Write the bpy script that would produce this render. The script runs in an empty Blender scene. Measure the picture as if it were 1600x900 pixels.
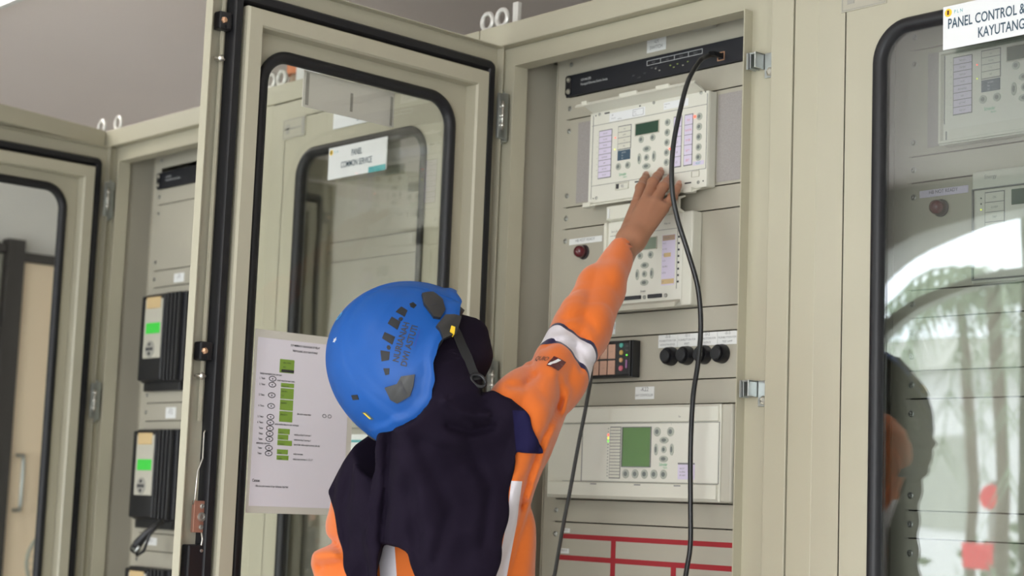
import bpy, bmesh, math, random
import numpy as np
from mathutils import Vector, Matrix
random.seed(7)
PI = math.pi
SC = bpy.context.scene
COL = SC.collection

# ------------------------------------------------------------------ camera, world, lights, exposure
cam_d = bpy.data.cameras.new('camera')
cam = bpy.data.objects.new('camera', cam_d); COL.objects.link(cam)
right = Vector((0.66571855, 0.74525589, 0.03758276))
down = Vector((-0.06662624, 0.10952877, -0.99174815))
fwd = Vector((-0.74322255, 0.65772114, 0.12256893))
cam.matrix_world = Matrix(((right.x, -down.x, -fwd.x, 2.6), (right.y, -down.y, -fwd.y, -2.25557),
                           (right.z, -down.z, -fwd.z, 1.3), (0, 0, 0, 1)))
cam_d.sensor_width = 36.0
cam_d.lens = 2733.0 / 1600.0 * 36.0
cam_d.clip_start = 0.05
cam_d.dof.use_dof = True
cam_d.dof.focus_distance = 2.75
cam_d.dof.aperture_fstop = 5.6
SC.camera = cam

SKY = 9.5
LAMP_W = 9.0
EXPOSURE = -0.15
world = bpy.data.worlds.new('world'); SC.world = world; world.use_nodes = True
wn = world.node_tree; wn.nodes.clear()
wo = wn.nodes.new('ShaderNodeOutputWorld'); wb = wn.nodes.new('ShaderNodeBackground')
wt = wn.nodes.new('ShaderNodeTexCoord'); wnz = wn.nodes.new('ShaderNodeTexNoise'); wr = wn.nodes.new('ShaderNodeValToRGB')
wnz.inputs['Scale'].default_value = 3.0; wnz.inputs['Detail'].default_value = 4
wr.color_ramp.elements[0].color = (0.80, 0.88, 1.0, 1); wr.color_ramp.elements[0].position = 0.4
wr.color_ramp.elements[1].color = (1.0, 0.99, 0.97, 1); wr.color_ramp.elements[1].position = 0.62
wn.links.new(wt.outputs['Generated'], wnz.inputs['Vector']); wn.links.new(wnz.outputs['Fac'], wr.inputs['Fac'])
wn.links.new(wr.outputs['Color'], wb.inputs['Color']); wn.links.new(wb.outputs['Background'], wo.inputs['Surface'])
wb.inputs['Strength'].default_value = SKY

vs = SC.view_settings
vs.view_transform = 'Standard'; vs.look = 'None'; vs.exposure = EXPOSURE; vs.gamma = 1.0; vs.use_curve_mapping = False
SC.display_settings.display_device = 'sRGB'
SC.cycles.max_bounces = 10; SC.cycles.diffuse_bounces = 5; SC.cycles.glossy_bounces = 4
SC.cycles.transparent_max_bounces = 16; SC.cycles.caustics_reflective = False; SC.cycles.caustics_refractive = False
SC.cycles.sample_clamp_indirect = 6.0
SC.cycles.use_denoising = True

ROOM = dict(x0=-3.75, x1=4.6, y0=-3.6, y1=1.25, h=2.65)
ARCHES = [(-2.0, -0.25), (1.2, 4.2)]           # arched garden openings behind the photographer; second one added for light from the right
ARCH_SILL, ARCH_SPRING, ARCH_TOP = 0.10, 2.05, 2.5
for (a, b) in ARCHES:
    ld = bpy.data.lights.new('daylight_opening', 'AREA'); ld.shape = 'RECTANGLE'
    ld.size = b - a; ld.size_y = ARCH_TOP - ARCH_SILL; ld.cycles.is_portal = True
    lo = bpy.data.objects.new('daylight_opening', ld); COL.objects.link(lo)
    lo.location = ((a + b) / 2, ROOM['y0'] - 0.22, (ARCH_TOP + ARCH_SILL) / 2)
    lo.rotation_euler = (PI / 2, 0, 0)           # -Z of the lamp looks along +y into the room

# ------------------------------------------------------------------ materials
def mat(name, col, rough=0.5, metal=0.0, nscale=0.0, namt=0.0, bump=0.0, bscale=200.0, coat=0.0, emit=None, estr=0.0, spec=0.5):
    m = bpy.data.materials.new(name); m.use_nodes = True
    nt = m.node_tree; b = nt.nodes['Principled BSDF']
    b.inputs['Base Color'].default_value = (*col, 1); b.inputs['Roughness'].default_value = rough
    b.inputs['Metallic'].default_value = metal; b.inputs['Specular IOR Level'].default_value = spec
    b.inputs['Coat Weight'].default_value = coat
    tc = nt.nodes.new('ShaderNodeTexCoord')
    if namt > 0:
        n = nt.nodes.new('ShaderNodeTexNoise'); n.inputs['Scale'].default_value = nscale; n.inputs['Detail'].default_value = 4
        r = nt.nodes.new('ShaderNodeMapRange'); r.inputs['To Min'].default_value = 1 - namt; r.inputs['To Max'].default_value = 1 + namt
        x = nt.nodes.new('ShaderNodeVectorMath'); x.operation = 'SCALE'; x.inputs[0].default_value = col
        nt.links.new(tc.outputs['Object'], n.inputs['Vector']); nt.links.new(n.outputs['Fac'], r.inputs['Value'])
        nt.links.new(r.outputs['Result'], x.inputs['Scale']); nt.links.new(x.outputs['Vector'], b.inputs['Base Color'])
    if bump > 0:
        n2 = nt.nodes.new('ShaderNodeTexNoise'); n2.inputs['Scale'].default_value = bscale; n2.inputs['Detail'].default_value = 3
        bp = nt.nodes.new('ShaderNodeBump'); bp.inputs['Strength'].default_value = bump; bp.inputs['Distance'].default_value = 0.001
        nt.links.new(tc.outputs['Object'], n2.inputs['Vector']); nt.links.new(n2.outputs['Fac'], bp.inputs['Height'])
        nt.links.new(bp.outputs['Normal'], b.inputs['Normal'])
    if emit:
        b.inputs['Emission Color'].default_value = (*emit, 1); b.inputs['Emission Strength'].default_value = estr
    return m

def glass_mat(name, tint, refl=1.0, ior=1.5, rough=0.0):
    m = bpy.data.materials.new(name); m.use_nodes = True; nt = m.node_tree; nt.nodes.clear()
    o = nt.nodes.new('ShaderNodeOutputMaterial'); t = nt.nodes.new('ShaderNodeBsdfTransparent'); g = nt.nodes.new('ShaderNodeBsdfGlossy')
    mx = nt.nodes.new('ShaderNodeMixShader'); f = nt.nodes.new('ShaderNodeFresnel'); mu = nt.nodes.new('ShaderNodeMath'); mu.operation = 'MULTIPLY'
    tc = nt.nodes.new('ShaderNodeTexCoord'); n = nt.nodes.new('ShaderNodeTexNoise'); bp = nt.nodes.new('ShaderNodeBump')
    n.inputs['Scale'].default_value = 2.2; bp.inputs['Strength'].default_value = 0.25; bp.inputs['Distance'].default_value = 0.004
    nt.links.new(tc.outputs['Object'], n.inputs['Vector']); nt.links.new(n.outputs['Fac'], bp.inputs['Height'])
    nt.links.new(bp.outputs['Normal'], g.inputs['Normal'])
    mu.inputs[1].default_value = refl; f.inputs['IOR'].default_value = ior
    t.inputs['Color'].default_value = (*tint, 1); g.inputs['Roughness'].default_value = rough; g.inputs['Color'].default_value = (1, 1, 1, 1)
    nt.links.new(f.outputs['Fac'], mu.inputs[0]); nt.links.new(mu.outputs['Value'], mx.inputs['Fac'])
    nt.links.new(t.outputs['BSDF'], mx.inputs[1]); nt.links.new(g.outputs['BSDF'], mx.inputs[2]); nt.links.new(mx.outputs['Shader'], o.inputs['Surface'])
    return m

M = {}
M['paint'] = mat('pebble_grey_paint', (0.440, 0.414, 0.312), 0.42, 0, 6, 0.035, 0.10, 900)
M['paint_door'] = mat('door_paint', (0.440, 0.414, 0.316), 0.38, 0, 5, 0.035, 0.08, 900)
M['panel'] = mat('rack_panel_paint', (0.415, 0.390, 0.315), 0.45, 0, 8, 0.04, 0.08, 900)
M['duct'] = mat('duct_grey', (0.34, 0.33, 0.29), 0.5, 0, 10, 0.05)
M['galv'] = mat('galvanised_steel', (0.50, 0.53, 0.52), 0.35, 0.85, 60, 0.12)
M['zinc'] = mat('zinc_bright', (0.62, 0.60, 0.54), 0.28, 0.9, 80, 0.1)
M['screw'] = mat('screw_steel', (0.42, 0.42, 0.39), 0.35, 0.8, 200, 0.1)
M['silver'] = mat('silver_paint', (0.72, 0.71, 0.67), 0.4, 0.4, 60, 0.05)
M['copper'] = mat('copper_plate', (0.50, 0.27, 0.20), 0.38, 0.6, 90, 0.12)
M['brass'] = mat('brass', (0.70, 0.42, 0.26), 0.35, 0.7, 90, 0.1)
M['rubber'] = mat('black_rubber', (0.012, 0.012, 0.014), 0.42, 0, 40, 0.1, spec=0.35)
M['black'] = mat('black_plastic', (0.012, 0.012, 0.014), 0.35, 0, 40, 0.1)
M['blackpnl'] = mat('black_powder_coat', (0.010, 0.011, 0.016), 0.5, 0, 60, 0.15)
M['lcd_dark'] = mat('lcd_dark_green', (0.035, 0.075, 0.05), 0.25, 0, 30, 0.08)
M['lcd_green'] = mat('lcd_green', (0.13, 0.24, 0.09), 0.25, 0, 30, 0.05)
M['lcd_lit'] = mat('lcd_lit_green', (0.05, 0.45, 0.06), 0.3, 0, 30, 0.05, emit=(0.05, 0.6, 0.05), estr=0.35)
M['lcd_grey'] = mat('lcd_grey_green', (0.20, 0.25, 0.19), 0.25, 0, 30, 0.05)
M['relay'] = mat('relay_cream_plastic', (0.66, 0.65, 0.56), 0.42, 0, 20, 0.02)
M['relay_w'] = mat('relay_white_face', (0.70, 0.69, 0.61), 0.4, 0, 20, 0.02)
M['relay_g'] = mat('relay_shade_grey', (0.50, 0.48, 0.40), 0.45, 0, 20, 0.03)
M['btn'] = mat('button_grey', (0.41, 0.43, 0.37), 0.45, 0, 60, 0.05)
M['btn_ring'] = mat('button_icon', (0.17, 0.19, 0.18), 0.5, 0, 60, 0.05)
M['lilac'] = mat('lilac_label_paper', (0.66, 0.60, 0.74), 0.6, 0, 60, 0.03)
M['white'] = mat('white_label', (0.76, 0.77, 0.75), 0.55, 0, 40, 0.02)
M['paper'] = mat('white_paper', (0.74, 0.70, 0.75), 0.75, 0, 12, 0.025, 0.1, 40)
M['sleeve'] = mat('paper_sleeve', (0.62, 0.59, 0.52), 0.4, 0, 12, 0.03)
M['sign'] = mat('sign_white', (0.78, 0.79, 0.80), 0.35, 0, 10, 0.01)
M['signback'] = mat('sign_back_white', (0.86, 0.82, 0.79), 0.5, 0, 10, 0.02)
_b = M['signback'].node_tree; _t = _b.nodes.new('ShaderNodeBsdfTranslucent'); _m = _b.nodes.new('ShaderNodeMixShader')
_t.inputs['Color'].default_value = (.85, .82, .80, 1); _m.inputs['Fac'].default_value = .35
_b.links.new(_b.nodes['Principled BSDF'].outputs['BSDF'], _m.inputs[1]); _b.links.new(_t.outputs['BSDF'], _m.inputs[2])
_b.links.new(_m.outputs['Shader'], _b.nodes['Material Output'].inputs['Surface'])
M['ink'] = mat('black_ink', (0.03, 0.03, 0.035), 0.6, 0, 60, 0.1)
M['inkgrey'] = mat('grey_ink', (0.20, 0.20, 0.20), 0.6, 0, 60, 0.1)
M['inkblue'] = mat('slate_blue_ink', (0.05, 0.09, 0.13), 0.6, 0, 60, 0.1)
M['inkgreen'] = mat('green_ink', (0.05, 0.40, 0.18), 0.6, 0, 60, 0.1)
M['inkwhite'] = mat('white_ink', (0.62, 0.64, 0.64), 0.6, 0, 60, 0.1)
M['yellow'] = mat('yellow_ink', (0.85, 0.58, 0.03), 0.5, 0, 60, 0.05)
M['teal'] = mat('teal_ink', (0.05, 0.38, 0.40), 0.5, 0, 60, 0.05)
M['lcdprint'] = mat('printed_green', (0.22, 0.36, 0.05), 0.7, 0, 60, 0.05)
M['speck'] = mat('speckled_grey', (0.34, 0.315, 0.30), 0.6, 0, 500, 0.25)
M['redtape'] = mat('red_tape', (0.33, 0.010, 0.018), 0.45, 0, 30, 0.06)
M['lampred'] = mat('dark_red_lens', (0.09, 0.006, 0.012), 0.18, 0, 30, 0.1, coat=0.5)
M['ledred'] = mat('red_led', (0.9, 0.12, 0.08), 0.4, 0, 30, 0.02, emit=(1.0, 0.10, 0.06), estr=2.2)
M['ledgreen'] = mat('green_led', (0.2, 0.8, 0.1), 0.4, 0, 30, 0.02, emit=(0.2, 1.0, 0.1), estr=.8)
M['leddim'] = mat('dim_led', (0.25, 0.30, 0.08), 0.4, 0, 30, 0.02)
M['ledyel'] = mat('yellow_led', (0.8, 0.8, 0.1), 0.4, 0, 30, 0.02, emit=(0.8, 0.9, 0.1), estr=1.2)
M['salmon'] = mat('salmon_window', (0.56, 0.34, 0.25), 0.5, 0, 60, 0.05)
M['aqua'] = mat('aqua_button', (0.10, 0.42, 0.36), 0.4, 0, 60, 0.05)
M['amber'] = mat('amber_button', (0.62, 0.42, 0.12), 0.4, 0, 60, 0.05)
M['tan'] = mat('tan_button', (0.60, 0.36, 0.18), 0.4, 0, 60, 0.05)
M['pink'] = mat('pink_button', (0.62, 0.16, 0.22), 0.4, 0, 60, 0.05)
M['mauve'] = mat('mauve_tag', (0.42, 0.20, 0.42), 0.4, 0, 60, 0.05)
M['beige_tag'] = mat('beige_tag', (0.40, 0.28, 0.20), 0.5, 0, 60, 0.05)
M['sand_tag'] = mat('sand_tag', (0.62, 0.46, 0.24), 0.5, 0, 60, 0.05)
M['cable'] = mat('black_cable', (0.014, 0.015, 0.016), 0.33, 0, 40, 0.1)
M['cable2'] = mat('grey_black_cable', (0.05, 0.05, 0.05), 0.4, 0, 40, 0.1)
M['glass'] = glass_mat('door_glass', (0.95, 0.96, 0.94), 0.25, 1.5)
M['glass_r'] = glass_mat('door_glass_shiny', (0.86, 0.88, 0.87), 1.6, 1.5)
M['glass_b'] = glass_mat('door_glass_dusty', (0.95, 0.95, 0.93), 0.4, 1.5)
M['ceil'] = mat('ceiling_paint', (0.86, 0.78, 0.75), 0.8, 0, 1.5, 0.03)
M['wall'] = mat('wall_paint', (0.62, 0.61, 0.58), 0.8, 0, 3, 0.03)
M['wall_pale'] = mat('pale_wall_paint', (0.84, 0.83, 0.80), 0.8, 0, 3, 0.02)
M['floor'] = mat('floor_tile', (0.60, 0.60, 0.58), 0.35, 0, 3, 0.05)
M['darkframe'] = mat('dark_door_frame', (0.05, 0.045, 0.045), 0.5, 0, 20, 0.1)
M['peach'] = mat('peach_door_panel', (0.95, 0.78, 0.58), 0.35, 0, 2, 0.04)
M['ledboard'] = mat('red_board', (0.75, 0.04, 0.06), 0.5, 0, 10, 0.03)
M['orange_print'] = mat('orange_carton_print', (0.72, 0.24, 0.10), 0.6, 0, 20, 0.05)

# ------------------------------------------------------------------ mesh helpers
def loc_of(p):
    v = Vector((0, 0, 0))
    while p is not None:
        v = v + p.location; p = p.parent
    return v

class MB:
    """collects shapes in one bmesh; build() links them as one object. World coordinates unless local=True."""
    def __init__(s): s.bm = bmesh.new()
    def box(s, x0, x1, y0, y1, z0, z1, bev=0.0, seg=2):
        vs_ = [s.bm.verts.new(p) for p in ((x0, y0, z0), (x1, y0, z0), (x1, y1, z0), (x0, y1, z0), (x0, y0, z1), (x1, y0, z1), (x1, y1, z1), (x0, y1, z1))]
        fs = [(0, 3, 2, 1), (4, 5, 6, 7), (0, 1, 5, 4), (1, 2, 6, 5), (2, 3, 7, 6), (3, 0, 4, 7)]
        es = set()
        for f in fs:
            fc = s.bm.faces.new([vs_[i] for i in f]); es.update(fc.edges)
        if bev > 0: bmesh.ops.bevel(s.bm, geom=list(es), offset=bev, segments=seg, affect='EDGES', profile=0.5)
        return s
    def cyl(s, p0, p1, r, r2=None, n=20, cap=True):
        r2 = r if r2 is None else r2
        p0 = Vector(p0); p1 = Vector(p1); d = (p1 - p0)
        if d.length < 1e-9: return s
        q = d.normalized(); a = q.orthogonal().normalized(); b = q.cross(a)
        A = []; B = []
        for i in range(n):
            t = 2 * PI * i / n; o = a * math.cos(t) + b * math.sin(t)
            A.append(s.bm.verts.new(p0 + o * r)); B.append(s.bm.verts.new(p1 + o * r2))
        for i in range(n): s.bm.faces.new((A[i], A[(i + 1) % n], B[(i + 1) % n], B[i]))
        if cap: s.bm.faces.new(A[::-1]); s.bm.faces.new(B)
        return s
    def lathe(s, p0, axis, prof, n=24):
        """prof: list of (distance along axis, radius)"""
        p0 = Vector(p0); q = Vector(axis).normalized(); a = q.orthogonal().normalized(); b = q.cross(a)
        rings = []
        for (h, r) in prof:
            rings.append([s.bm.verts.new(p0 + q * h + (a * math.cos(2 * PI * i / n) + b * math.sin(2 * PI * i / n)) * max(r, 1e-5)) for i in range(n)])
        for A, B in zip(rings, rings[1:]):
            for i in range(n): s.bm.faces.new((A[i], A[(i + 1) % n], B[(i + 1) % n], B[i]))
        s.bm.faces.new(rings[0][::-1]); s.bm.faces.new(rings[-1])
        return s
    def tube(s, pts, r, n=10, close=False):
        P = [Vector(p) for p in pts]; m = len(P); rings = []; a = None
        for i, p in enumerate(P):
            if close: t = (P[(i + 1) % m] - P[i - 1]).normalized()
            else: t = (P[min(i + 1, m - 1)] - P[max(i - 1, 0)]).normalized()
            a = t.orthogonal().normalized() if a is None else (a - t * a.dot(t)).normalized()
            b = t.cross(a); rr = r[i] if hasattr(r, '__len__') else r
            rings.append([s.bm.verts.new(p + (a * math.cos(2 * PI * k / n) + b * math.sin(2 * PI * k / n)) * rr) for k in range(n)])
        for i in range(m if close else m - 1):
            A = rings[i]; B = rings[(i + 1) % m]
            for k in range(n): s.bm.faces.new((A[k], A[(k + 1) % n], B[(k + 1) % n], B[k]))
        if not close: s.bm.faces.new(rings[0][::-1]); s.bm.faces.new(rings[-1])
        return s
    def sphere(s, c, r, n=16, sc=(1, 1, 1)):
        res = bmesh.ops.create_uvsphere(s.bm, u_segments=n, v_segments=n // 2 + 1, radius=r)
        for v in res['verts']: v.co = Vector((v.co.x * sc[0], v.co.y * sc[1], v.co.z * sc[2])) + Vector(c)
        return s
    def prism(s, poly, y0, y1):
        """poly of (x, z) swept along y"""
        A = [s.bm.verts.new((x, y0, z)) for x, z in poly]; B = [s.bm.verts.new((x, y1, z)) for x, z in poly]
        s.bm.faces.new(A); s.bm.faces.new(B[::-1]); n = len(poly)
        for i in range(n): s.bm.faces.new((A[(i + 1) % n], A[i], B[i], B[(i + 1) % n]))
        return s
    def prismx(s, poly, x0, x1):
        """poly of (y, z) swept along x"""
        A = [s.bm.verts.new((x0, y, z)) for y, z in poly]; B = [s.bm.verts.new((x1, y, z)) for y, z in poly]
        s.bm.faces.new(A[::-1]); s.bm.faces.new(B); n = len(poly)
        for i in range(n): s.bm.faces.new((A[i], A[(i + 1) % n], B[(i + 1) % n], B[i]))
        return s
    def ring(s, rect, prof, r=0.0, n=8):
        """closed frame round rect (x0,x1,z0,z1): prof = closed list of (inset, y); corner radius r at inset 0"""
        loops = []
        for (ins, y) in prof:
            x0, x1, z0, z1 = rect[0] + ins, rect[1] - ins, rect[2] + ins, rect[3] - ins
            rr = max(r - ins, 0.0004) if r > 0 else 0.0004
            pts = []
            for (cx, cz, a0) in ((x1 - rr, z1 - rr, 0), (x0 + rr, z1 - rr, PI / 2), (x0 + rr, z0 + rr, PI), (x1 - rr, z0 + rr, 1.5 * PI)):
                for k in range(n + 1):
                    a = a0 + PI / 2 * k / n; pts.append((cx + rr * math.cos(a), y, cz + rr * math.sin(a)))
            loops.append([s.bm.verts.new(p) for p in pts])
        m = len(loops[0])
        for i in range(len(loops)):
            A = loops[i]; B = loops[(i + 1) % len(loops)]
            for k in range(m): s.bm.faces.new((A[k], A[(k + 1) % m], B[(k + 1) % m], B[k]))
        return s
    def disc(s, x, z, y, r, h=0.0012, n=16, sx=1.0, sz=1.0, shape=None):
        """button: short rounded cylinder facing -y"""
        n_ = n; prof = [(0.0, 1.0), (h * 0.7, 1.0), (h, 0.82)]
        rings = []
        for (d, k) in prof:
            ring = []
            for i in range(n_):
                t = 2 * PI * i / n_; ring.append(s.bm.verts.new((x + r * sx * k * math.cos(t), y - d, z + r * sz * k * math.sin(t))))
            rings.append(ring)
        for A, B in zip(rings, rings[1:]):
            for i in range(n_): s.bm.faces.new((A[i], A[(i + 1) % n_], B[(i + 1) % n_], B[i]))
        s.bm.faces.new(rings[-1])
        return s
    def build(s, name, m, parent=None, local=False, smooth=False, dx=0.0, dz=0.0, auto=None):
        off = Vector((dx, 0, dz)) - (Vector((0, 0, 0)) if (local or parent is None) else loc_of(parent))
        for v in s.bm.verts: v.co += off
        bmesh.ops.recalc_face_normals(s.bm, faces=s.bm.faces)
        me = bpy.data.meshes.new(name); s.bm.to_mesh(me); s.bm.free()
        me.materials.append(M[m] if isinstance(m, str) else m)
        if smooth:
            me.polygons.foreach_set('use_smooth', [True] * len(me.polygons))
            if auto: me.set_sharp_from_angle(angle=auto)
        o = bpy.data.objects.new(name, me); COL.objects.link(o)
        if parent is not None: o.parent = parent
        return o

def empty(name, loc=(0, 0, 0), rz=0.0):
    o = bpy.data.objects.new(name, None); COL.objects.link(o); o.location = loc; o.rotation_euler = (0, 0, rz); o.empty_display_size = 0.05
    return o
def tag(o, label=None, cat=None, group=None, kind=None):
    if label: o['label'] = label
    if cat: o['category'] = cat
    if group: o['group'] = group
    if kind: o['kind'] = kind
    return o
def copy_tree(o, parent=None):
    c = o.copy(); COL.objects.link(c); c.parent = parent
    for ch in list(o.children): copy_tree(ch, c)
    return c

_tc = {}
def glyphs(s, bold=0.0):
    key = (s, bold)
    if key in _tc: return _tc[key]
    cu = bpy.data.curves.new('t', 'FONT'); cu.body = s; cu.size = 1.0; cu.resolution_u = 3; cu.offset = bold
    ob = bpy.data.objects.new('t', cu); COL.objects.link(ob)
    dg = bpy.context.evaluated_depsgraph_get()
    me = bpy.data.meshes.new_from_object(ob.evaluated_get(dg))
    V = [tuple(v.co) for v in me.vertices]; F = [tuple(p.vertices) for p in me.polygons]
    bpy.data.objects.remove(ob); bpy.data.curves.remove(cu); bpy.data.meshes.remove(me)
    if V:
        x0 = min(v[0] for v in V); x1 = max(v[0] for v in V)
        cap = 0.73
        V = [((v[0] - x0) / cap, v[1] / cap) for v in V]; w = (x1 - x0) / cap
    else: w = 0
    _tc[key] = (V, F, w); return _tc[key]

def lettering(name, items, m, parent, fn, local=False, dx=0.0, dz=0.0):
    """items: (text, a, z, cap height, align, squeeze[, slope]); fn(a, z) -> 3-D point"""
    bm = bmesh.new()
    for it in items:
        s, a, z, h, al, sq = it[:6]
        V, F, w = glyphs(s, it[6] if len(it) > 6 else 0.0)
        W = w * h * sq; a0 = a - (W / 2 if al == 'c' else (W if al == 'r' else 0))
        vv = [bm.verts.new(fn(a0 + v[0] * h * sq, z + v[1] * h)) for v in V]
        for f in F:
            try: bm.faces.new([vv[i] for i in f])
            except ValueError: pass
    off = Vector((dx, 0, dz)) - (Vector((0, 0, 0)) if (local or parent is None) else loc_of(parent))
    for v in bm.verts: v.co += off
    me = bpy.data.meshes.new(name); bm.to_mesh(me); bm.free(); me.materials.append(M[m])
    o = bpy.data.objects.new(name, me); COL.objects.link(o); o.parent = parent
    return o
def front(y): return lambda a, z: (a, y, z)

def struct(o): o['kind'] = 'structure'; return o

# ------------------------------------------------------------------ the room
R = ROOM
struct(MB().box(R['x0'] - .1, R['x1'] + .1, R['y0'] - .2, R['y1'] + .1, -.1, 0).build('floor', 'floor'))
struct(MB().box(R['x0'] - .1, R['x1'] + .1, R['y0'] - .2, R['y1'] + .1, R['h'], R['h'] + .1).build('ceiling', 'ceil'))
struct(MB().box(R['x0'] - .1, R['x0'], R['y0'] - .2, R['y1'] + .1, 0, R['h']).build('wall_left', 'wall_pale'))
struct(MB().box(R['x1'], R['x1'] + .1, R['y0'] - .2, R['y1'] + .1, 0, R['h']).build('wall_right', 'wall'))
struct(MB().box(R['x0'], R['x1'], R['y1'], R['y1'] + .1, 0, R['h']).build('wall_back', 'wall'))
w = MB(); ya, yb = R['y0'] - .2, R['y0']
edges = [R['x0']] + [v for ab in ARCHES for v in ab] + [R['x1']]
for i in range(0, len(edges), 2): w.box(edges[i], edges[i + 1], ya, yb, 0, R['h'])
for (a, b) in ARCHES:
    w.box(a, b, ya, yb, 0, ARCH_SILL)
    N = 28; c = (a + b) / 2; rx = (b - a) / 2
    for i in range(N):
        xa = a + (b - a) * i / N; xb = a + (b - a) * (i + 1) / N
        za = ARCH_SPRING + (ARCH_TOP - ARCH_SPRING) * math.sqrt(max(0, 1 - ((xa - c) / rx) ** 2))
        zb = ARCH_SPRING + (ARCH_TOP - ARCH_SPRING) * math.sqrt(max(0, 1 - ((xb - c) / rx) ** 2))
        w.prism([(xa, za), (xb, zb), (xb, R['h']), (xa, R['h'])], ya, yb)
struct(w.build('wall_front', 'wall'))
for k, (a, b) in enumerate(ARCHES):          # arched glazing bars: a curved transom band and two mullions
    c = (a + b) / 2; rx = (b - a) / 2; w = MB()
    for i in range(28):
        t0 = PI * i / 28; t1 = PI * (i + 1) / 28
        def pt(t, d): return (c + (rx - d) * math.cos(t), ARCH_SPRING - .22 + (ARCH_TOP - ARCH_SPRING - d * .4) * math.sin(t))
        w.prism([pt(t0, 0), pt(t1, 0), pt(t1, .1), pt(t0, .1)], ya + .06, ya + .12)
    w.box(c - .02, c + .02, ya + .07, ya + .11, ARCH_SILL, ARCH_TOP - .02)
    w.box(a, b, ya + .05, ya + .15, ARCH_SILL - .02, ARCH_SILL + .03)
    struct(w.build('window_%d' % (k + 1), 'btn'))

# dark framed door in the left wall, seen through the leftmost cabinet door
X = R['x0']
struct(MB().box(X, X + .05, .785, 1.245, 2.165, 2.20, .003).box(X, X + .06, .715, .787, 0, 2.245, .003).box(X, X + .05, -.45, .715, 2.19, 2.225, .003).build('trim_1', 'darkframe'))
d = struct(MB().box(X + .001, X + .035, 0.790, 1.24, 0.0, 2.163, .003).build('door_1', 'peach'))
MB().tube([(X + .035, .825, 1.205), (X + .085, .825, 1.207), (X + .09, .825, 1.23), (X + .09, .825, 1.39), (X + .085, .825, 1.413), (X + .035, .825, 1.415)], .008, 10).build('door_handle', 'galv', d, smooth=True)
struct(MB().box(X, X + .03, -.40, .71, 0, 2.188, .003).build('door_2', 'duct'))
t = tag(empty('standing_fan', (-3.42, .90, 0)), 'standing fan with wire cage in front of the peach door', 'fan')
c_ = Vector((-3.42, .90, 1.02)); ax_ = Vector((.86, -.5, .05)).normalized(); a_ = ax_.orthogonal().normalized(); b_ = ax_.cross(a_)
q = MB()
for r_, o_ in ((.14, 0), (.135, .03), (.135, -.03), (.09, .042), (.045, .047), (.09, -.042)):
    q.tube([c_ + ax_ * o_ + (a_ * math.cos(2 * PI * k / 36) + b_ * math.sin(2 * PI * k / 36)) * r_ for k in range(36)], .0022 if r_ < .14 else .004, 6, close=True)
for k in range(28):
    e_ = a_ * math.cos(2 * PI * k / 28) + b_ * math.sin(2 * PI * k / 28)
    for sg in (1, -1): q.tube([c_ + ax_ * sg * .048 + e_ * .02, c_ + ax_ * sg * .042 + e_ * .09, c_ + ax_ * sg * .03 + e_ * .135, c_ + e_ * .14], .0011, 4)
q.build('wire_cage', 'btn', t, smooth=True)
MB().lathe(c_ - ax_ * .11, ax_, [(0, .02), (.01, .035), (.08, .04), (.10, .03), (.10, 0)], 16).build('motor', 'duct', t, smooth=True, auto=.6)
q = MB()
for k in range(4):
    e0 = a_ * math.cos(PI / 2 * k) + b_ * math.sin(PI / 2 * k); e1 = ax_.cross(e0)
    P4 = [c_ + e0 * .02 + e1 * .01, c_ + e0 * .115 + e1 * .035 + ax_ * .012, c_ + e0 * .115 - e1 * .03 - ax_ * .012, c_ + e0 * .02 - e1 * .012]
    A4 = [q.bm.verts.new(p - ax_ * .001) for p in P4]; B4 = [q.bm.verts.new(p + ax_ * .001) for p in P4]
    q.bm.faces.new(A4[::-1]); q.bm.faces.new(B4)
    for i_ in range(4): q.bm.faces.new((A4[i_], A4[(i_ + 1) % 4], B4[(i_ + 1) % 4], B4[i_]))
q.lathe(c_ - ax_ * .01, ax_, [(0, .022), (.03, .018), (.035, 0)], 14).build('blades', 'silver', t)
MB().cyl(c_ - ax_ * .07 - Vector((0, 0, .03)), (c_.x - ax_.x * .07, c_.y - ax_.y * .07, .03), .011, .014, 12).lathe((c_.x - ax_.x * .07, c_.y - ax_.y * .07, 0), (0, 0, 1), [(0, .17), (.012, .17), (.03, .05), (.05, .02), (.05, 0)], 28).build('stand', 'duct', t, smooth=True, auto=.6)

# ceiling lamps
def ceiling_lamp(x, y, label):
    t = tag(empty('ceiling_lamp', (x, y, R['h'])), label, 'lamp', 'square ceiling lamps')
    MB().ring((x - .3, x + .3, -.3, .3), [(0, 0), (0, .02), (.02, .02), (.02, 0)]).build('frame', 'white', t, local=True)
    fr = t.children[0]
    for v in fr.data.vertices: v.co = Vector((v.co.x - x, v.co.z, -v.co.y))
    m = bpy.data.materials.get('lamp_diffuser') or mat('lamp_diffuser', (.9, .9, .88), .5, emit=(1, .96, .9), estr=LAMP_W)
    MB().box(x - .28, x + .28, y - .28, y + .28, R['h'] - .014, R['h'] - .004).build('diffuser', m, t)
ceiling_lamp(-2.0, -.47, 'square lamp on the ceiling above the open doors at the left end of the row')
ceiling_lamp(.6, -1.9, 'square lamp on the ceiling in front of the two middle cabinets')
ceiling_lamp(2.9, -1.9, 'square lamp on the ceiling nearest the right wall')

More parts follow.
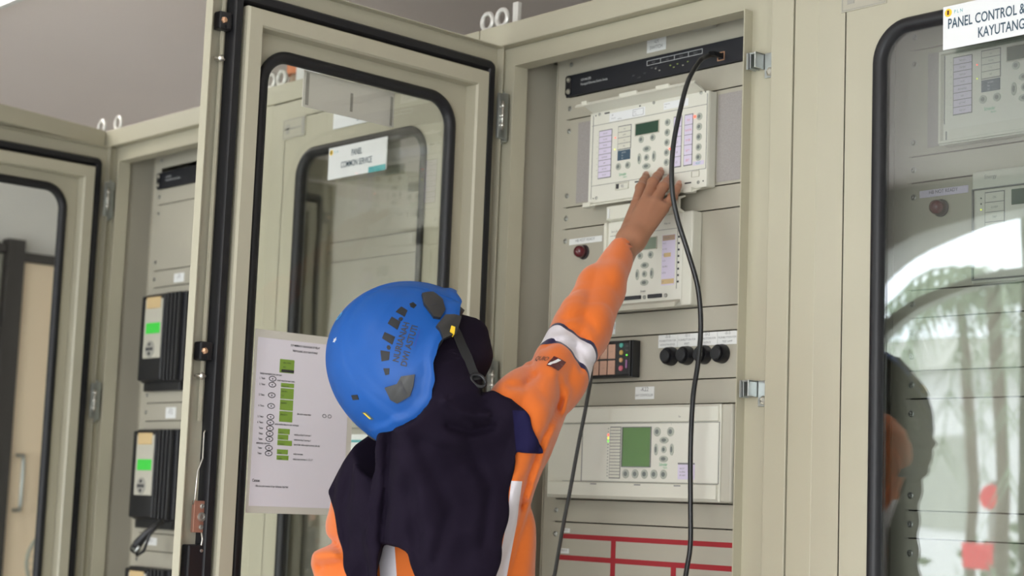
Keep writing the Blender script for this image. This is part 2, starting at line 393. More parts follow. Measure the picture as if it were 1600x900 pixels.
# ------------------------------------------------------------------ switchgear cabinets (local plan of one cabinet, shifted by dx)
BX0, RB0, RB1 = -.078, -.024, .697        # body left, door rebate left and right
OP = (.031, .636, .20, 2.172)             # opening (front lip)
WIN = (.090, .567, .55, 2.092)            # door window gasket, closed door coordinates
U = .04445
def bigring(mb, outer, inner, y0, y1, n=8, r_in=0.0):
    """flat plate with a rounded rectangular hole"""
    def loop(rect, r, y):
        x0, x1, z0, z1 = rect; r = max(r, .0004); pts = []
        for (cx, cz, a0) in ((x1 - r, z1 - r, 0), (x0 + r, z1 - r, PI / 2), (x0 + r, z0 + r, PI), (x1 - r, z0 + r, 1.5 * PI)):
            for k in range(n + 1):
                a = a0 + PI / 2 * k / n; pts.append(mb.bm.verts.new((cx + r * math.cos(a), y, cz + r * math.sin(a))))
        return pts
    Ls = [loop(outer, 0, y0), loop(inner, r_in, y0), loop(inner, r_in, y1), loop(outer, 0, y1)]
    m = len(Ls[0])
    for i in range(4):
        A, B = Ls[i], Ls[(i + 1) % 4]
        for k in range(m): mb.bm.faces.new((A[k], A[(k + 1) % m], B[(k + 1) % m], B[k]))
    return mb

def cabinet(dx, x_right, label, eyes=(True, True)):
    t = tag(empty('switchgear_cabinet', (dx, 0, 0)), label, 'cabinet', 'beige control cabinets standing in a row')
    xr = x_right
    b = MB()
    b.box(BX0, BX0 + .002, .024, .80, .10, 2.262).box(xr - .002, xr, .024, .80, .10, 2.262)
    b.box(BX0, xr, .798, .80, .10, 2.262).box(BX0, xr, .03, .80, .10, .104)
    b.box(BX0 + .003, RB0, 0, .024, .10, 2.2155, .0015).box(RB1, xr, 0, .024, .10, 2.2155, .0015)
    bigring(b, (RB0, RB1, .10, 2.2155), OP, .021, .024)
    b.build('carcass', 'paint', t, dx=dx)
    MB().box(BX0 + .001, xr, -.001, .80, 2.2165, 2.262, .002).build('cornice', 'paint', t, dx=dx)
    MB().box(BX0 + .001, xr, .01, .78, 0, .10).build('plinth', 'duct', t, dx=dx)
    MB().ring(OP, [(0, 0), (0, .036), (.0022, .036), (.0022, 0)]).build('opening_lip', 'paint', t, dx=dx)
    # inner frame: side walls behind the lip, mounting angles for the panels
    f = MB().box(.012, .014, .036, .50, .2, 2.2).box(.014, .064, .138, .140, .2, 2.2).box(.062, .064, .0905, .14, .2, 2.2).box(.064, .098, .094, .097, .2, 2.2)
    f.box(.652, .654, .036, .50, .2, 2.2).box(.606, .652, .088, .0905, .2, 2.2).box(.572, .606, .094, .097, .2, 2.2)
    f.build('mounting_frame', 'panel', t, dx=dx)
    MB().box(.33, .63, .045, .085, 2.188, 2.197, .001).box(.45, .50, .05, .08, 2.181, 2.188).build('cable_duct', 'duct', t, dx=dx)
    e = None
    for ex, on in ((BX0 + .022, eyes[0]), (xr - .022, eyes[1])):
        if not on: continue
        m = MB().tube([(ex + .0165 * math.cos(a), .04, 2.293 + .0175 * math.sin(a)) for a in [2 * PI * k / 24 for k in range(24)]], .0052, 8, close=True)
        m.cyl((ex, .04, 2.262), (ex, .04, 2.275), .011, .009, 16)
        m.build('lifting_eye', 'silver', t, smooth=True, auto=.7, dx=dx)
    return t

_sc = {}
def screw(parent, x, z, y=.0888, r=.0036, dx=0.0, m='screw', name='screw'):
    mb = MB().lathe((x, y, z), (0, -1, 0), [(0, r * 1.5), (.0006, r * 1.55), (.0012, r * 1.1), (.002, r), (.0034, r * .8), (.0036, r * .4), (.002, r * .35), (.002, 0)], 14)
    return mb.build(name, m, parent, smooth=True, auto=.6, dx=dx)

PX0, PX1 = .0935, .5775
def panel(parent, z0, z1, dx=0.0, screws=True, m='panel', right=True):
    p = MB().box(PX0, PX1, .0895, .092, z0 + .0011, z1 - .0011, .0004, 1).build('blank_panel', m, parent, dx=dx)
    if screws:
        h = z1 - z0
        zs = ((z0 + z1) / 2,) if h < .06 else (z0 + .0235, z1 - .0235)
        for z in zs:
            screw(p, .105, z, dx=dx)
            if right: screw(p, .566, z, dx=dx)
    return p

def hinge(parent, x, z, local=True):
    m = MB()
    m.box(x - .018, x - .002, -.006, .020, z + .028, z + .050, .002).box(x - .018, x - .002, -.006, .020, z - .050, z - .028, .002)
    m.cyl((x - .009, .006, z - .055), (x - .009, .006, z + .055), .0065, n=14)
    m.box(x - .014, x + .014, .018, .023, z - .046, z + .046, .001)
    h = m.build('hinge', 'galv', parent, local=local, smooth=True, auto=.6)
    m = MB()
    for k in (-.02, 0, .02): m.sphere((x + .004, .026, z + k), .0055, 10)
    m.cyl((x + .004, .026, z - .03), (x + .004, .026, z + .03), .0028, n=8)
    m.build('hinge_screws', 'zinc', parent, local=local, smooth=True)
    return h

DW, DZ0, DZ1 = .704, .112, 2.2125
def door(parent, dx, closed=True, org=(0, 0), ang=0.0, gl='glass', lit='paint_door', latches=True, plate=True):
    """door in its own coordinates: u to the right from the hinge side, y = 0 outer face, +y = inside"""
    b = MB()
    o_win = (WIN[0] + .024, WIN[1] + .024, WIN[2], WIN[3])            # hinge-side origin of the door leaf
    hole = (o_win[0] + .010, o_win[1] - .010, o_win[2] + .010, o_win[3] - .010)
    bigring(b, (0, DW, DZ0, DZ1), hole, 0, .0016, r_in=.058)
    b.ring((0, DW, DZ0, DZ1), [(0, .0016), (0, .0195), (.0018, .0195), (.0018, .0016)])
    b.ring((.0018, DW - .0018, DZ0 + .0018, DZ1 - .0018), [(0, .0179), (0, .0195), (.010, .0195), (.010, .0179)]) if False else None
    d = b.build('door', lit, None, local=True)
    d.parent = parent
    if closed: d.location = (-.024, 0, 0)
    else:
        d.location = (org[0] - dx, org[1], 0); d.rotation_euler = (0, 0, ang)
    # folded stiffening tube inside
    T = (.050, .636, .20, 2.150)
    MB().ring(T, [(0, .0016), (0, .029), (.003, .034), (.030, .034), (.033, .029), (.033, .0016)]).build('stiffening_frame', lit, d, local=True)
    # perimeter gasket
    MB().ring((.026, .662, .15, 2.176), [(0, .0016), (0, .022), (.004, .027), (.0165, .027), (.0205, .022), (.0205, .0016)], r=.016, n=6).build('door_gasket', 'rubber', d, local=True, smooth=True, auto=.7)
    # window gasket (both faces) and pane
    MB().ring(o_win, [(.002, 0), (0, -.004), (.004, -.0085), (.012, -.009), (.019, -.005), (.022, .002), (.022, .006), (.019, .012), (.012, .0155), (.004, .014), (0, .008), (.002, .0016)], r=.066, n=10).build('window_gasket', 'rubber', d, local=True, smooth=True)
    MB().ring(o_win, [(.004, .0024), (.004, .0062), (.24, .0062), (.24, .0024)], r=.062, n=10).bm.free()
    g = MB(); x0, x1, z0, z1 = o_win[0] + .008, o_win[1] - .008, o_win[2] + .008, o_win[3] - .008; rr = .058; pts = []
    for (cx, cz, a0) in ((x1 - rr, z1 - rr, 0), (x0 + rr, z1 - rr, PI / 2), (x0 + rr, z0 + rr, PI), (x1 - rr, z0 + rr, 1.5 * PI)):
        for k in range(9):
            a = a0 + PI / 2 * k / 8; pts.append((cx + rr * math.cos(a), cz + rr * math.sin(a)))
    g.prism(pts, .002, .006).build('window_pane', gl, d, local=True)
    if not closed:
        for z in (2.07, 1.53, .95, .35): hinge(d, 0, z)
    if plate:
        MB().box(.047, .138, -.0018, 0, 2.124, 2.172, .0006).build('rating_plate', 'panel', d, local=True)
        q = MB().ring((.049, .136, 2.126, 2.170), [(0, -.0018), (0, -.0024), (.0012, -.0024), (.0012, -.0018)]).box(.056, .120, -.0024, -.0018, 2.146, 2.150).box(.060, .074, -.0024, -.0018, 2.136, 2.158).box(.124, .134, -.0024, -.0018, 2.130, 2.168)
        q.build('plate_print', 'duct', d, local=True)
    if latches:
        for z in (2.114, 1.538, .75):
            q = MB().box(.664, .690, .004, .024, z - .016, z + .016, .003).box(.668, .678, .022, .028, z - .014, z - .008).build('rod_guide', 'black', d, local=True)
            MB().lathe((.683, .018, z), (-.2, 1, 0), [(0, .006), (.008, .006), (.011, .004), (.011, 0)], 6).build('guide_screw', 'brass', q, local=True)
        for z in (2.048, 1.496, .9):
            MB().lathe((.678, .0016, z), (0, 1, 0), [(0, .004), (.01, .004), (.012, .006), (.016, .006), (.019, .003), (.019, 0)], 12).cyl((.668, .012, z), (.690, .012, z), .0022, n=8).build('rod_stud', 'zinc', d, local=True, smooth=True, auto=.7)
        MB().box(.671, .677, .008, .0105, 1.42, 2.16).box(.671, .677, .008, .0105, .3, 1.19).build('lock_rod', lit, d, local=True)
        MB().tube([(.668, .020, 1.404), (.670, .020, 1.40), (.671, .022, 1.357), (.681, .024, 1.335), (.683, .024, 1.29), (.683, .018, 1.28)], .0016, 8).tube([(.664, .020, 1.235), (.662, .022, 1.222), (.664, .022, 1.21), (.665, .022, 1.12), (.668, .014, 1.0)], .0016, 8).build('bent_rod', 'zinc', d, local=True, smooth=True)
        q = MB().box(.653, .682, .014, .022, 1.233, 1.286, .001).build('lock_plate', 'copper', d, local=True)
        for z, r in ((1.277, .0042), (1.242, .0042), (1.259, .0078)):
            MB().lathe((.667, .022, z), (0, 1, 0), [(0, r), (.002, r), (.003, r * .6), (.0015, r * .5), (.0015, 0)], 14).build('plate_screw', 'screw', q, local=True, smooth=True, auto=.7)
        q = MB().box(.650, .690, .003, .024, 1.02, 1.213, .003).build('lock_case', 'black', d, local=True)
        for z in (1.203, 1.150, 1.09): MB().lathe((.664, .024, z), (0, 1, 0), [(0, .003), (.0015, .0025), (.0015, 0)], 10).build('case_screw', 'zinc', q, local=True)
    return d

DXB, DXL, DXR = -.800, -1.587, .823
cabL = cabinet(DXL, .707, 'beige control cabinet at the left end of the row, two black relays inside', eyes=(True, True))
cabB = cabinet(DXB, .720, 'beige control cabinet with closed door seen through the open glass door', eyes=(True, True))
cabA = cabinet(0.0, .744, 'open beige control cabinet the person in the blue helmet reaches into', eyes=(True, True))
cabR = cabinet(DXR, .744, 'beige control cabinet at the right end of the row, closed shiny glass door')

dA = door(cabA, 0, False, (-.0155, -.004), math.radians(-87), 'glass')
dL = door(cabL, DXL, False, (DXL - .0255, -.004), math.radians(-87), 'glass')
dB = door(cabB, DXB, True, gl='glass_b')
dR = door(cabR, DXR, True, gl='glass_r', latches=True)

# latch keepers on the open cabinets
for cb, dx in ((cabA, 0), (cabL, DXL)):
    for z in (2.070, 1.503, .75):
        k = MB().box(.668, .692, .0175, .0205, z - .024, z + .020, .001).box(.664, .667, -.006, .0205, z - .008, z + .020, .001)
        k.box(.6495, .667, -.005, .016, z + .0165, z + .0195, .0008).box(.6495, .6525, -.006, .014, z - .010, z + .0195, .0008).box(.6465, .6525, -.006, -.003, z - .010, z + .0195, .0008).box(.652, .655, -.004, .02, z - .008, z + .020, .0005)
        kk = k.build('latch_keeper', 'galv', cb, dx=dx)
        MB().lathe((.681, .0175, z - .014), (0, -1, 0), [(0, .0085), (.002, .008), (.004, .006), (.002, .0045), (.002, 0)], 6).build('keeper_bolt', 'zinc', kk, dx=dx)

# rack panels
def panels(cb, dx, zs, gray4u=None):
    out = []
    for z0, z1 in zs: out.append(panel(cb, z0, z1, dx, right=not (dx == 0 and z0 == 1.314)))
    return out
ZS = [(2.155, 2.1995), (2.065, 2.1105), (1.887, 2.065), (1.8435, 1.887), (1.667, 1.8435), (1.622, 1.667), (1.5365, 1.622), (1.4915, 1.5365), (1.314, 1.4915), (1.270, 1.314), (1.00, 1.270), (.6, 1.0), (.2, .6)]
pA = panels(cabA, 0, ZS)
pR = panels(cabR, DXR, ZS)
pB = panels(cabB, DXB, [(1.885, 2.1995), (1.8385, 1.885), (1.50, 1.8385), (1.455, 1.50), (.9, 1.455), (.2, .9)])
pL = panels(cabL, DXL, [(2.1545, 2.1995), (2.056, 2.0985), (1.878, 2.056), (1.833, 1.878), (1.57, 1.833), (1.527, 1.57), (1.48, 1.527), (1.19, 1.48), (1.145, 1.19), (.85, 1.145), (.2, .85)])

# grey speckled filler plates beside the large relay
MB().box(.131, .1895, .0885, .0895, 1.893, 2.055, .0004).build('filler_plate', 'speck', pA[2])
MB().box(.4995, .556, .0885, .0895, 1.893, 2.056, .0004).build('filler_plate', 'speck', pA[2])
MB().box(.131, .170, .0885, .0895, 1.899, 2.055, .0004).build('filler_plate', 'speck', pR[2], dx=DXR)

# red mimic lines on the lowest panels
MB().box(.122, .5765, .0888, .0895, 1.2385, 1.2475).box(.117, .5765, .0888, .0895, 1.1975, 1.207).box(.258, .2695, .0885, .0895, 1.02, 1.2385).box(.412, .424, .0885, .0895, 1.02, 1.1975).box(.117, .5765, .0888, .0895, 1.10, 1.109).build('mimic_line', 'redtape', pA[10])
MB().box(.10, .5765, .0888, .0895, 1.195, 1.206).box(.31, .335, .0885, .0895, 1.03, 1.24).build('mimic_line', 'redtape', pR[10], dx=DXR)

# printed tags
def label_tag(x0, x1, z0, z1, lines, parent, dx=0.0, m='white', ink='inkgrey', y=.0895, th=.0012, h=None):
    p = MB().box(x0, x1, y - th, y, z0, z1, .0004, 1).build('printed_tag', m, parent, dx=dx)
    n = len(lines); hh = (z1 - z0) / (n * 1.55 + .5)
    its = []
    for i, s in enumerate(lines):
        k = h[i] if h else 1.0
        V, F, w = glyphs(s); ht = hh * k; sq = min(.95, (x1 - x0) * .9 / max(w * ht, 1e-6))
        its.append((s, (x0 + x1) / 2, z1 - hh * (i * 1.55 + 1.25) - (ht - hh) * .2, ht, 'c', sq))
    lettering('lettering', its, ink, p, front(y - th - .0003), dx=dx)
    return p
label_tag(.314, .364, 2.165, 2.190, ['-U1', 'SWITCH'], pA[0])
label_tag(.116, .208, 1.8105, 1.8225, ['HB NOT READY'], pA[4])
for i, (s, l2, l3) in enumerate((('-S10', 'PUSHBUTTON FOR', 'ACKNOWLEDGE'), ('-S11', 'PUSHBUTTON FOR', 'RESET'), ('-S12', 'PUSHBUTTON FOR', 'SILENCE'), ('-S13', 'PUSHBUTTON FOR', 'TEST LAMP'))):
    label_tag(.3655 + i * .0485, .4135 + i * .0485, 1.5965, 1.6205, [s, l2, l3], pA[6], h=(1.25, .8, .8))
label_tag(.3095, .3585, 1.5025, 1.526, ['-K22', 'BAY CONTROLLER'], pA[7], h=(1.25, .7))
label_tag(.225, .252, 1.628, 1.652, ['-K21'], pA[5])
label_tag(.124, .1455, 1.2495, 1.258, ['BUS I'], pA[10])
label_tag(.1185, .145, 1.210, 1.2195, ['BUS II'], pA[10])
label_tag(.117, .209, 1.817, 1.829, ['HB NOT READY'], pR[4], dx=DXR, m='lilac', ink='ink')
label_tag(.205, .255, 1.840, 1.864, ['-F1'], pL[3], dx=DXL)
label_tag(.205, .255, 1.486, 1.515, ['-F2'], pL[6], dx=DXL)
label_tag(.345, .40, 2.165, 2.19, ['-U1'], pL[0], dx=DXL)
label_tag(.14, .20, 1.160, 1.18, ['-X1'], pL[8], dx=DXL)
# sheet behind the closed middle cabinet
pg = MB().box(-.50, -.30, -.003, -.001, 1.25, 1.436).build('posted_sheet', 'white'); tag(pg, 'white sheet with a blue line taped on the closed door, beside the helmet rim', 'paper')
MB().box(-.49, -.31, -.0036, -.003, 1.419, 1.424).build('blue_line', 'teal', pg)

# ------------------------------------------------------------------ signs
def sign(name, x0, x1, z0, z1, y, lines, label, m='sign', hs=(.0155, .0155), logo=True, al='c', teal=False, th=.002, group=None):
    o = MB().box(x0, x1, y - th, y, z0, z1, .0006, 1).build(name, m); tag(o, label, 'sign', group)
    if logo:
        lm = MB().disc(x0 + .010, z1 - .011, y - th, .0065, .0004, 16).build('logo', 'yellow', o)
        MB().box(x0 + .0085, x0 + .0115, y - th - .0012, y - th - .0004, z1 - .0145, z1 - .0075).build('logo_bolt', 'lampred', lm)
        lettering('logo_name', [('P L N', x0 + .021, z1 - .0138, .0055, 'l', .9)], 'teal', o, front(y - th - .0005))
    its = []
    for s, x, z, h, a in lines: its.append((s, x, z, h, a, .67, .012))
    lettering('lettering', its, 'inkblue', o, front(y - th - .0006))
    if teal: MB().box(x1 - .062, x1 - .002, y - th - .0008, y - th, z0 - .001, z0 + .012).build('teal_band', 'teal', o)
    return o
sign('sign', 1.052, 1.271, 2.0235, 2.0925, -.0105, [('PANEL CONTROL & PROTEKSI', 1.062, 2.0560, .0165, 'l'), ('KAYUTANGI', 1.116, 2.0325, .0165, 'l')], 'white sign reading PANEL CONTROL on the shiny closed door at the right')
sign('sign', -.572, -.358, 2.004, 2.0765, -.0105, [('PANEL', -.466, 2.050, .0145, 'c'), ('COMMON SERVICE', -.466, 2.026, .0145, 'c')], 'white sign reading PANEL COMMON SERVICE on the closed door behind the glass', teal=True)
sign('sign', -.575, -.36, 2.122, 2.172, -.001, [('LAYANAN', -.470, 2.146, .011, 'c'), ('UMUM', -.470, 2.130, .011, 'c')], 'pale sign at the top of the closed door, partly behind another sign', logo=False)

# white back of the sign on the outer face of the open door, with tape strips
so = MB().box(.2595, .479, -.0098, -.0075, 2.004, 2.072, .0006, 1).build('sign', 'signback', None, local=True)
so.location = dA.matrix_basis.translation if False else Vector((-.0155, -.004, 0)); so.rotation_euler = (0, 0, math.radians(-87))
tag(so, 'white back of a sign taped outside the open glass door, near its top', 'sign')
MB().box(.466, .473, -.0075, -.0068, 2.008, 2.068).box(.362, .368, -.0075, -.0068, 2.015, 2.05).box(.264, .270, -.0075, -.0068, 2.006, 2.062).build('tape_strip', 'speck', so, local=True)

# instruction sheet on the inside of the open door's pane
sh = MB().box(.338, .566, .0066, .0075, 1.268, 1.588, .0003, 1).build('instruction_sheet', 'sleeve', None, local=True)
sh.location = Vector((-.0155, -.004, 0)); sh.rotation_euler = (0, 0, math.radians(-87))
tag(sh, 'printed instruction sheet with green screens, taped inside the pane of the open door', 'paper')
pp = MB().box(.350, .560, .0075, .0082, 1.280, 1.574, .0002, 1).build('page', 'paper', sh, local=True)
def inner(a, z): return (-a, .0086, z)
T = []
T.append(('SOP MEMBACA GANGGUAN DI RELAY', -.455, 1.564, .0032, 'c', .8)); T.append(('PENYULANG 20 KV KAYUTANGI', -.455, 1.5545, .0032, 'c', .8))
z = 1.5095
rows = [(1.5095, 'Untuk mengetahui arus gangguan', None, ''), (1.5010, '1. Tekan', 'o', 'untuk masuk ke menu utama'), (1.4905, '2. Tekan', 'o', ''), (1.4720, '3. Tekan', 'o', ''),
        (1.4530, '4. Tekan', 'o', ''), (1.4340, '5. Tekan', 'o', ''), (1.4240, '6. Tekan', 'o', 'untuk melihat data arus yang tersimpan'),
        (1.4140, 'Tekan', 'o', ''), (1.4045, 'Tekan', 'o', ''), (1.3950, 'Tekan', 'o', ''), (1.3880, 'selanjutnya gangguan', None, ''), (1.3795, 'Tekan', 'o', ''), (1.3700, 'Tekan', 'o', '')]
circ = MB()
for zz, s, ic, after in rows:
    T.append((s, -.552 if s[0].isdigit() or ic is None else -.548, zz, .0030, 'l', .8))
    if ic:
        circ.tube([(.524 + .0075 * math.cos(a), .0084, zz + .0022 + .0042 * math.sin(a)) for a in [2 * PI * k / 16 for k in range(16)]], .0007, 6, close=True)
        circ.sphere((.524, .0084, zz + .002), .0013, 6)
    if after: T.append((after, -.514, zz - .001, .0028, 'l', .8))
for zz, s in ((1.4005, 'untuk arus fasa R gangguan ?'), (1.3915, 'untuk arus fasa S gangguan ?'), (1.383, 'tanggal dan waktu terjadi gangguan, jika ada'), (1.3665, 'waktu gangguan'), (1.3575, 'untuk reset gangguan L1, L2, L3 ?')):
    T.append((s, -.470, zz + .006, .0028, 'l', .8))
T.append(('jika sudah selesai tekan', -.466, 1.4435, .0028, 'l', .8))
for k in (.404, .392): circ.tube([(k + .004 * math.cos(a), .0084, 1.445 + .003 * math.sin(a)) for a in [2 * PI * q / 14 for q in range(14)]], .0005, 6, close=True)
T.append(('Catatan', -.556, 1.322, .0044, 'l', .8)); T.append(('- Bila arus yang muncul di luar kebiasaan, laporkan', -.550, 1.3135, .0030, 'l', .8))
lettering('lettering', [tuple(t_[:3]) + (t_[3] * 1.15, t_[4], t_[5] * .95, .02) for t_ in T], 'ink', pp, inner, local=True)
circ.build('key_symbols', 'ink', pp, local=True)
g = MB()
for z0, z1, u0, u1 in ((1.5155, 1.5395, .478, .510), (1.4900, 1.4975, .476, .505), (1.4695, 1.4885, .476, .505), (1.4495, 1.4680, .476, .505), (1.4290, 1.4480, .476, .505), (1.4075, 1.4170, .480, .506), (1.3975, 1.4065, .483, .506), (1.3875, 1.3965, .474, .506), (1.3720, 1.3805, .482, .506), (1.3620, 1.3700, .480, .506)):
    g.box(u0, u1, .0082, .0085, z0, z1)
g.build('printed_screens', 'lcdprint', pp, local=True)
MB().box(.478, .506, .0085, .0088, 1.5165, 1.5215).build('printed_bar', 'ink', pp, local=True)
its = []
for z, s in ((1.534, 'MENU UTAMA'), (1.5265, 'ARUS'), (1.4925, 'GANGGUAN'), (1.4835, 'REKAMAN'), (1.476, 'I1 I2'), (1.463, 'REKAMAN'), (1.4425, 'GANGGUAN'), (1.4105, 'ARUS L1'), (1.4005, 'WAKTU'), (1.3905, 'TANGGAL'), (1.3745, 'RESET'), (1.3645, 'SELESAI')):
    its.append((s, -.503, z - .002, .0026, 'l', .75))
lettering('screen_text', its, 'ink', pp, lambda a, z: (-a, .0089, z), local=True)

# ------------------------------------------------------------------ devices in the racks
def ethernet_switch(dx, label, zo=0.0):
    t = tag(empty('network_switch', (.33 + dx, .09, 2.11 + zo)), label, 'network switch', 'black network switches in the racks')
    MB().box(.0965, .5765, .084, .0895, 2.1105 + zo, 2.1545 + zo, .0008).box(.115, .558, .0895, .32, 2.112 + zo, 2.153 + zo).build('housing', 'blackpnl', t, dx=dx)
    MB().box(.0975, .113, .0825, .084, 2.113 + zo, 2.152 + zo, .003).build('mounting_ear', 'black', t, dx=dx)
    for z in (2.121, 2.145): MB().lathe((.1055, .0825, z + zo), (0, -1, 0), [(0, .0056), (.001, .0056), (.003, .0045), (.0036, .002), (.0026, .0015), (.0026, 0)], 14).build('screw', 'zinc', t, smooth=True, auto=.6, dx=dx)
    lettering('lettering', [('ADVANCED', .139, 2.1375 + zo, .0048, 'l', .8), ('Managed Ethernet Switch Series', .139, 2.1285 + zo, .0050, 'l', .85)], 'inkwhite', t, front(.0836), dx=dx)
    MB().ring((.320, .462, 2.1385 + zo, 2.1482 + zo), [(0, .0842), (0, .0836), (.0008, .0836), (.0008, .0842)]).box(.3555, .3563, .0836, .084, 2.1385 + zo, 2.148 + zo).box(.391, .3918, .0836, .084, 2.1385 + zo, 2.148 + zo).box(.4265, .4273, .0836, .084, 2.1385 + zo, 2.148 + zo).build('port_legend', 'inkwhite', t, dx=dx)
    its = [(s, .338 + .0355 * i, 2.1412 + zo, .0032, 'c', .8) for i, s in enumerate(('PORT', 'LINK', 'DATA', 'FAULT'))]
    its += [(s, x, z + zo, .0026, 'c', .8) for s, x, z in (('PWR', .334, 2.131), ('STAT', .345, 2.131), ('RUN', .285, 2.124), ('1 2 3 4', .300, 2.118), ('5 6 7', .315, 2.124))]
    lettering('port_names', its, 'inkgrey', t, front(.0836), dx=dx)
    for k, x in enumerate((.342, .352, .380, .389, .398, .412, .424)):
        MB().box(x, x + .0035, .0833, .0841, 2.1285 + zo - (k % 2) * .005, 2.1305 + zo - (k % 2) * .005).build('indicator', 'leddim' if k in (2, 3, 4, 6) else 'duct', t, dx=dx)
    q = MB().ring((.500, .517, 2.1175 + zo, 2.1335 + zo), [(0, .0842), (0, .0825), (.0014, .0825), (.0014, .0842)]).build('port', 'brass', t, dx=dx)
    return t
ethernet_switch(0, 'black network switch with white lettering at the top of the open middle cabinet')
ethernet_switch(DXL, 'black network switch at the top of the open cabinet at the left end', zo=-.012)

def button(parent, x, z, y, r=.0068, dx=0.0, dz=0.0, sx=1.0, sz=1.0, icon=True):
    b = MB().disc(x, z, y, r, .0014, 16, sx, sz).build('button', 'btn', parent, dx=dx, dz=dz)
    if icon:
        k = MB().disc(x, z, y - .0014, r * .52, .0003, 12, sx, sz); k.build('button_icon', 'btn_ring', b, dx=dx, dz=dz)
    return b
def nav_pad(parent, x, z, y, s=1.0, dx=0.0, dz=0.0):
    button(parent, x, z, y, .0064 * s, dx, dz)
    for (ox, oz, sx, sz) in ((0, .0165, 1.6, .9), (0, -.0165, 1.6, .9), (-.019, 0, .72, 1.6), (.019, 0, .72, 1.6)):
        button(parent, x + ox * s, z + oz * s, y, .0066 * s, dx, dz, sx, sz)
def led_labels(parent, x0, x1, z0, z1, n, y, dx=0.0, dz=0.0, m='lilac', words=None, ink='inkgrey'):
    p = MB().box(x0 - .0012, x1 + .0012, y - .0006, y, z0 - .0012, z1 + .0012).build('label_frame', 'inkgrey', parent, dx=dx, dz=dz)
    h = (z1 - z0) / n
    q = MB()
    for i in range(n): q.box(x0, x1, y - .0011, y - .0006, z0 + i * h + .0006, z0 + (i + 1) * h - .0006)
    q.build('label_field', m, p, dx=dx, dz=dz)
    if words:
        its = [(words[i % len(words)], (x0 + x1) / 2, z1 - (i + .65) * h, h * .25, 'c', .72) for i in range(n)]
        lettering('lettering', its, ink, p, front(y - .0013), dx=dx, dz=dz)
    return p
W1 = ['TRIP 50/51', 'TRIP 50N', 'TRIP 51N', '27/27S', 'BUCHHOLZ', 'DIFF', 'EXT TRIP', 'PICK UP']

